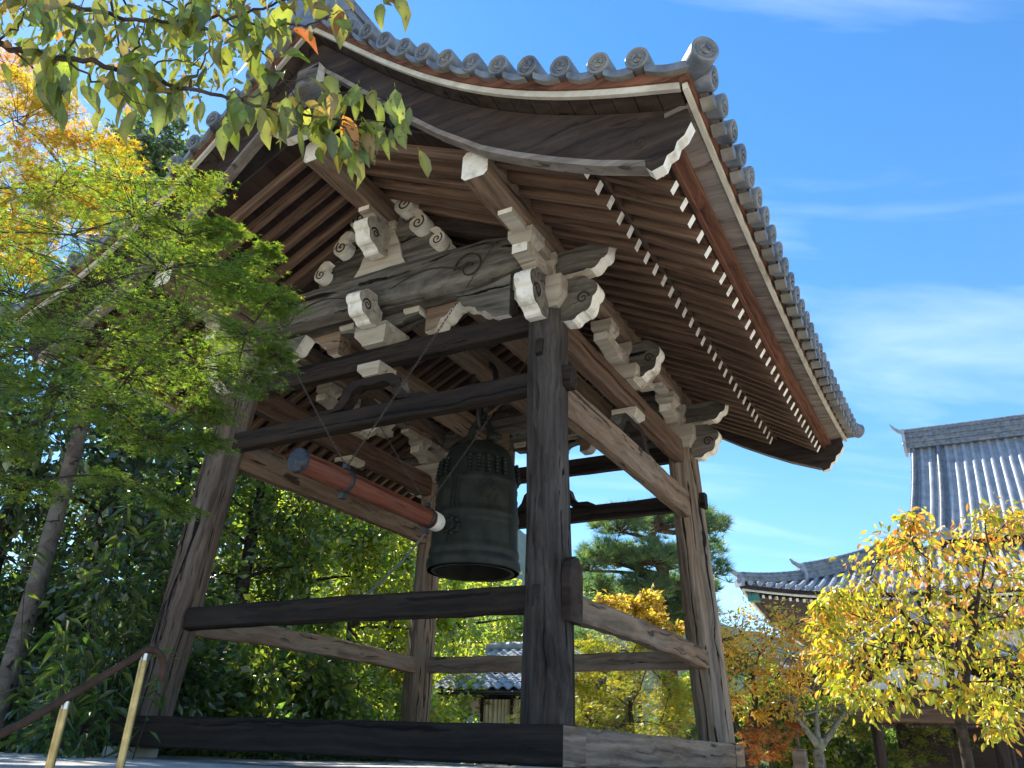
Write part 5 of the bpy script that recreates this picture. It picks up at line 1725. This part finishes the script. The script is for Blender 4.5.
for k in range(3):
    b = MB(); x0 = -7.02 + k * .86; n = 34
    rows = []
    for z in (GZ + .5, 1.30):
        rows.append([(x0 + .82 * t, 12.16 + .022 * math.sin(t * 46 + 1.3 * math.sin(t * 9)), z) for t in np.linspace(0, 1, n * 3)])
    b.grid(rows, 0, True); b.build('curtain', 'curtain', house)
    b = MB(); b.box((x0 - .05, 12.08, GZ), (x0 - .005, 12.24, 1.42)); b.build('post', 'dark_board', house)
b = MB(); b.box((-7.75, 11.75, .95), (-7.12, 12.2, 1.28), c=.02); b.box((-7.72, 11.73, 1.285), (-7.10, 12.2, 1.32)); b.build('wall_box', 'curtain', house)

# ================================================================== BOUNDARY WALL, POST
wl = thing('boundary_wall', 'low weathered wall with dark boards and a tile cap beyond the autumn trees', 'wall', (3, 16.5, GZ))
b = MB(); b.box((-4, 16.4, GZ), (12, 16.6, -.32)); b.build('panel', 'eave_board', wl)
b = MB(); b.box((-4, 16.36, GZ), (12, 16.395, -.8)); b.build('boards', 'dark_board', wl)
b = MB(); b.prism([(-.32, -.315), (.32, -.315), (.05, -.14), (-.05, -.14)], (4, 16.5, 0), (0, 1, 0), (0, 0, 1), (1, 0, 0), 16.1); b.build('tile_cap', 'tile', wl)
q = at(800, 757, 12.5)
mk = thing('marker_post', 'squat pinkish brown marker post with a thin stake, near the grey pollarded tree', 'post', (q.x, q.y, GZ))
b = MB(); b.box((q.x - .1, q.y - .1, GZ), (q.x + .1, q.y + .1, q.z + .10), c=.015); b.box((q.x - .11, q.y - .11, q.z + .102), (q.x + .11, q.y + .11, q.z + .12), c=.008); b.build('block', 'eave_board', mk)
b = MB(); b.tube([(q.x + .01, q.y + .12, GZ), (q.x - .04, q.y + .14, q.z + .48)], .022, 8); b.build('stake', 'tan_beam', mk)

# ================================================================== PINE
def pine():
    rng = np.random.RandomState(71)
    base = at(668, 690, 15.2); base = Vector((base.x, base.y, GZ))
    t = thing('pine_tree', 'dark layered pine with flat needle pads standing behind the right post', 'pine', tuple(base))
    b = MB()
    line = [tuple(base)] + [tuple(at(x, y, 15.2)) for x, y in ((668, 660), (660, 600), (664, 560), (652, 535), (664, 505))]
    L = np.array(line); ts = np.linspace(0, len(L) - 1, 26)
    ln = np.stack([np.interp(ts, range(len(L)), L[:, k]) for k in range(3)], 1)
    b.tube(ln, list(np.linspace(.20, .05, 26)), 10)
    pads = [(620, 527, .52), (655, 522, .48), (690, 520, .45), (668, 512, .4), (603, 556, .42), (628, 562, .50), (590, 566, .34), (655, 560, .5), (685, 560, .45), (708, 528, .40), (712, 550, .25), (712, 570, .3),
            (645, 590, .5), (675, 592, .55), (598, 587, .35), (615, 598, .32), (690, 612, .5), (668, 622, .45), (650, 615, .4), (700, 590, .4), (722, 655, .34), (738, 668, .36), (748, 672, .22), (700, 660, .4), (676, 725, .42), (655, 735, .3), (692, 735, .4), (580, 640, .3), (590, 650, .3)]
    P = []; D = []; C = []
    for (x, y, r) in pads:
        dp = 15.2 + rng.uniform(-.9, .9)
        c = np.array(at(x, y, dp))
        j = ln[np.argmin(np.abs(ln[:, 2] - (c[2] - .15)))]
        limb = bez(j, c - np.array([0, 0, .10]), rng, .02, 9, .07)
        b.tube(limb, list(np.linspace(.06, .018, 9)), 6)
        nt_ = int(150 * (r / .45) ** 2)
        for k in range(nt_):
            a = rng.uniform(0, 6.283); q = math.sqrt(rng.uniform(0, 1)) * r
            tp = c + np.array([q * math.cos(a), q * math.sin(a), (1 - (q / r) ** 2) * r * .55 * rng.uniform(.1, 1) + rng.normal(0, .085)])
            if k % 6 == 0:
                b.tube([c + np.array([0, 0, -.08]) + (tp - c) * .15, tp], [.012, .005], 3, caps=False)
            m_ = 22
            d = rng.normal(0, 1, (m_, 3)) * np.array([1, 1, .6]); d[:, 2] += .75
            d[:, 0] += .5 * math.cos(a); d[:, 1] += .5 * math.sin(a)
            P.append(np.repeat(tp[None], m_, 0)); D.append(d)
            C.append(np.repeat(pick(rng, [(3, (.08, .15, .075)), (3, (.12, .20, .085)), (1.5, (.18, .26, .10))], 1), m_, 0))
    b.build('trunk', 'pine_bark', t)
    P = np.concatenate(P); D = np.concatenate(D); C = np.concatenate(C); n = len(P)
    TPL['needle'] = (np.array([(0, .035, 0), (1, 0, 0), (0, -.035, 0)]), np.array([(0, 2, 1)]))
    leaf_mesh('needle_pads', P, D, rng.normal(0, 1, (n, 3)), .19 * rng.uniform(.7, 1.2, n), C, 'needle', 'needle', t)
pine()

# ================================================================== AUTUMN TREES on the right
def pix_tree(name, label, cat, base, pts, depth, per, pal, size, tpl, mat, bark, seed, tr, trunk_px, flatz=.7, dj=.5, **kw):
    rng = np.random.RandomState(seed)
    cl = []
    for (x, y, r) in pts:
        q = at(x, y, depth + rng.uniform(-dj, dj)); cl.append((tuple(q), (r, r, r * flatz)))
    tk = [at(x, y, depth) for x, y in trunk_px]
    tk = [Vector((tk[0].x, tk[0].y, GZ))] + tk
    return make_tree(name, label, cat, tk, tr, cl, per, pal, size, tpl, mat, bark, seed, **kw)

pix_tree('yellow_maple', 'lime yellow leafy tree framed between the near post and the right post', 'tree', None,
    [(590, 655, .40), (625, 650, .45), (655, 655, .42), (600, 690, .45), (640, 690, .5), (670, 690, .4), (590, 720, .4), (625, 725, .45), (660, 725, .4), (580, 680, .3), (640, 640, .3), (685, 705, .3), (560, 700, .4), (535, 715, .3)],
    10.2, 900, [(3, (.20, .25, .025)), (3, (.28, .29, .03)), (2, (.13, .19, .025)), (1, (.36, .30, .03))], .075, 'star', 'leaf', 'dark_bark', 81, .06, [(632, 740), (630, 700)], twigs=18, up=1.0, hang=.15, flat=.4, spread=.17, twig_keep=.6, twig_r=.004)
pix_tree('yellow_maple', 'pale yellow and pinkish shrub in front of the pine, above the lower rail', 'tree', None,
    [(612, 605, .26), (632, 612, .28), (648, 602, .26), (655, 622, .22), (670, 632, .24), (620, 622, .2), (600, 612, .16)],
    11.5, 420, [(4, (.42, .34, .05)), (2, (.34, .30, .05)), (2, (.44, .30, .12)), (1, (.22, .22, .04))], .085, 'blade', 'leaf', 'dark_bark', 82, .05, [(640, 720), (638, 650)], twigs=14, up=.6, hang=.4, spread=.14, twig_r=.005)
pix_tree('orange_maple', 'orange and yellow maple with several thin dark stems just right of the tower', 'tree', None,
    [(738, 628, .48), (765, 622, .50), (795, 625, .5), (825, 618, .45), (730, 655, .45), (760, 652, .5), (790, 655, .5), (815, 650, .4), (745, 682, .4), (775, 680, .4), (800, 680, .35), (730, 700, .32), (785, 705, .32), (850, 610, .35), (755, 715, .25), (722, 640, .35), (845, 640, .4), (770, 640, .4)],
    13.0, 300, [(3, (.62, .40, .09)), (3, (.62, .30, .08)), (3, (.54, .42, .09)), (2, (.40, .38, .08)), (.5, (.55, .18, .05))], .072, 'blade', 'leaf_maple', 'dark_bark', 83, .085, [(748, 750), (755, 700), (752, 672)], twigs=16, up=.7, hang=.35, spread=.20, twig_r=.006, twig_keep=.8,
    stems=[(at(750, 740, 13.0), at(800, 690, 12.8), .05), (at(748, 742, 13.0), at(722, 700, 13.2), .045), (at(752, 738, 13), at(775, 690, 13.4), .04)])
pix_tree('red_maple', 'low rusty red maple under the orange maple', 'tree', None,
    [(765, 732, .30), (782, 738, .30), (772, 750, .30), (755, 755, .26), (795, 728, .2), (748, 740, .2)],
    12.2, 420, [(3, (.40, .12, .03)), (2, (.34, .18, .04)), (2, (.20, .18, .03)), (1, (.28, .07, .03))], .07, 'star', 'leaf', 'dark_bark', 84, .04, [(772, 770), (770, 745)], twigs=14, up=1.2, hang=.1, flat=.5, spread=.16, twig_r=.004)
pix_tree('young_maple', 'bright green young maple behind the dark gate posts', 'tree', None,
    [(830, 705, .34), (855, 698, .32), (845, 725, .34), (915, 735, .36), (940, 728, .34), (925, 752, .36), (960, 742, .3), (900, 758, .3), (860, 735, .2)],
    14.6, 380, [(3, (.22, .27, .03)), (3, (.15, .21, .03)), (1, (.34, .28, .04))], .08, 'star', 'leaf', 'dark_bark', 85, .05, [(880, 770), (880, 735)], twigs=14, up=1.2, hang=.1, flat=.5, spread=.18, twig_r=.004)
pix_tree('pollarded_tree', 'lichen grey tree with short forked limbs and bare twigs at lower right', 'tree', None,
    [(790, 700, .22), (815, 690, .25), (840, 705, .25), (860, 690, .2), (800, 715, .2), (830, 720, .2)],
    12.0, 26, ORANGE[2:4] + [(2, (.24, .24, .04))], .07, 'blade', 'leaf', 'grey_bark', 86, .12, [(818, 755), (820, 738)], twigs=26, up=.6, hang=.4, spread=.2, twig_r=.006, limb_r=.5,
    stems=[(at(820, 748, 12), at(795, 715, 11.9), .065), (at(820, 748, 12), at(845, 712, 12.1), .06), (at(819, 745, 12), at(816, 705, 12.2), .055), (at(845, 714, 12.1), at(905, 690, 11.6), .035)])
# the large yellow tree with hanging leaves
pts = [(905, 540, .30), (885, 556, .34), (930, 548, .32), (912, 568, .36), (960, 560, .34), (995, 535, .36), (1025, 540, .4), (870, 580, .30), (855, 600, .28), (835, 612, .22), (895, 595, .38), (930, 592, .38), (965, 590, .38), (1000, 575, .38), (1035, 585, .4),
       (870, 622, .34), (845, 640, .28), (825, 628, .18), (900, 628, .36), (935, 625, .36), (970, 625, .36), (1005, 615, .36), (1040, 625, .4), (860, 665, .30), (885, 660, .32), (915, 660, .32), (945, 662, .30), (980, 655, .32), (1015, 655, .34),
       (850, 682, .2), (1070, 560, .5), (1075, 620, .5), (1110, 590, .5), (990, 690, .22), (1010, 705, .22), (900, 690, .2), (935, 695, .16), (965, 700, .16), (1000, 730, .16), (975, 545, .28), (1010, 520, .22), (985, 515, .16), (915, 522, .16), (840, 596, .14), (822, 608, .12), (895, 540, .2), (828, 655, .22), (845, 690, .2), (872, 705, .2), (835, 672, .16), (1000, 715, .2), (1020, 680, .26)]
def pf_ch(rng, P):
    n = len(P)
    z = (P[:, 2] - 1.0) / 2.2
    a = pick(rng, [(3, (.36, .33, .03)), (4, (.27, .31, .03)), (3, (.19, .25, .03)), (1, (.46, .33, .04))], n, .14)
    o = pick(rng, [(3, (.50, .26, .06)), (1.4, (.46, .19, .06)), (2, (.47, .30, .05))], n, .14)
    lump = .5 + .5 * np.sin(P[:, 0] * 3.1 + P[:, 2] * 4.3) * np.cos(P[:, 1] * 2.7 + P[:, 2] * 1.9)
    f = (rng.uniform(0, 1, n) < np.clip(.05 + .40 * np.clip(z, 0, 1) * lump * 1.4, 0, .8))[:, None]
    return np.where(f, o, a)
pix_tree('yellow_cherry', 'large tree hung with long drooping yellow and orange leaves in front of the hall', 'tree', None, pts,
    9.4, 116, None, .088, 'ovate', 'leaf', 'dark_bark', 87, .075, [(958, 715), (946, 660), (928, 610), (930, 560)], twigs=20, up=.15, hang=1.15, spread=.42, twig_r=.005, palfun=pf_ch, dj=.8, size_j=.45, limb_r=.42, twig_keep=.7,
    stems=[(at(958, 700, 9.4), at(990, 600, 9.0), .05), (at(946, 660, 9.4), at(890, 600, 9.7), .045), (at(950, 680, 9.4), at(965, 610, 9.8), .035), (at(962, 725, 9.4), at(985, 560, 8.8), .045)])

# ================================================================== AIR
b = MB(); b.box((-620, -120, GZ - 1.0), (560, 620, 190))
hz_ = b.build('haze', 'stone')
hm = bpy.data.materials.new('thin blue air'); hm.use_nodes = True
hn = hm.node_tree; hn.nodes.clear()
ho = hn.nodes.new('ShaderNodeOutputMaterial'); hv = hn.nodes.new('ShaderNodeVolumePrincipled')
hv.inputs['Color'].default_value = (.55, .76, 1.0, 1); hv.inputs['Density'].default_value = .0003
hn.links.new(hv.outputs[0], ho.inputs['Volume'])
hz_.data.materials.clear(); hz_.data.materials.append(hm)
tag(hz_, kind='stuff')
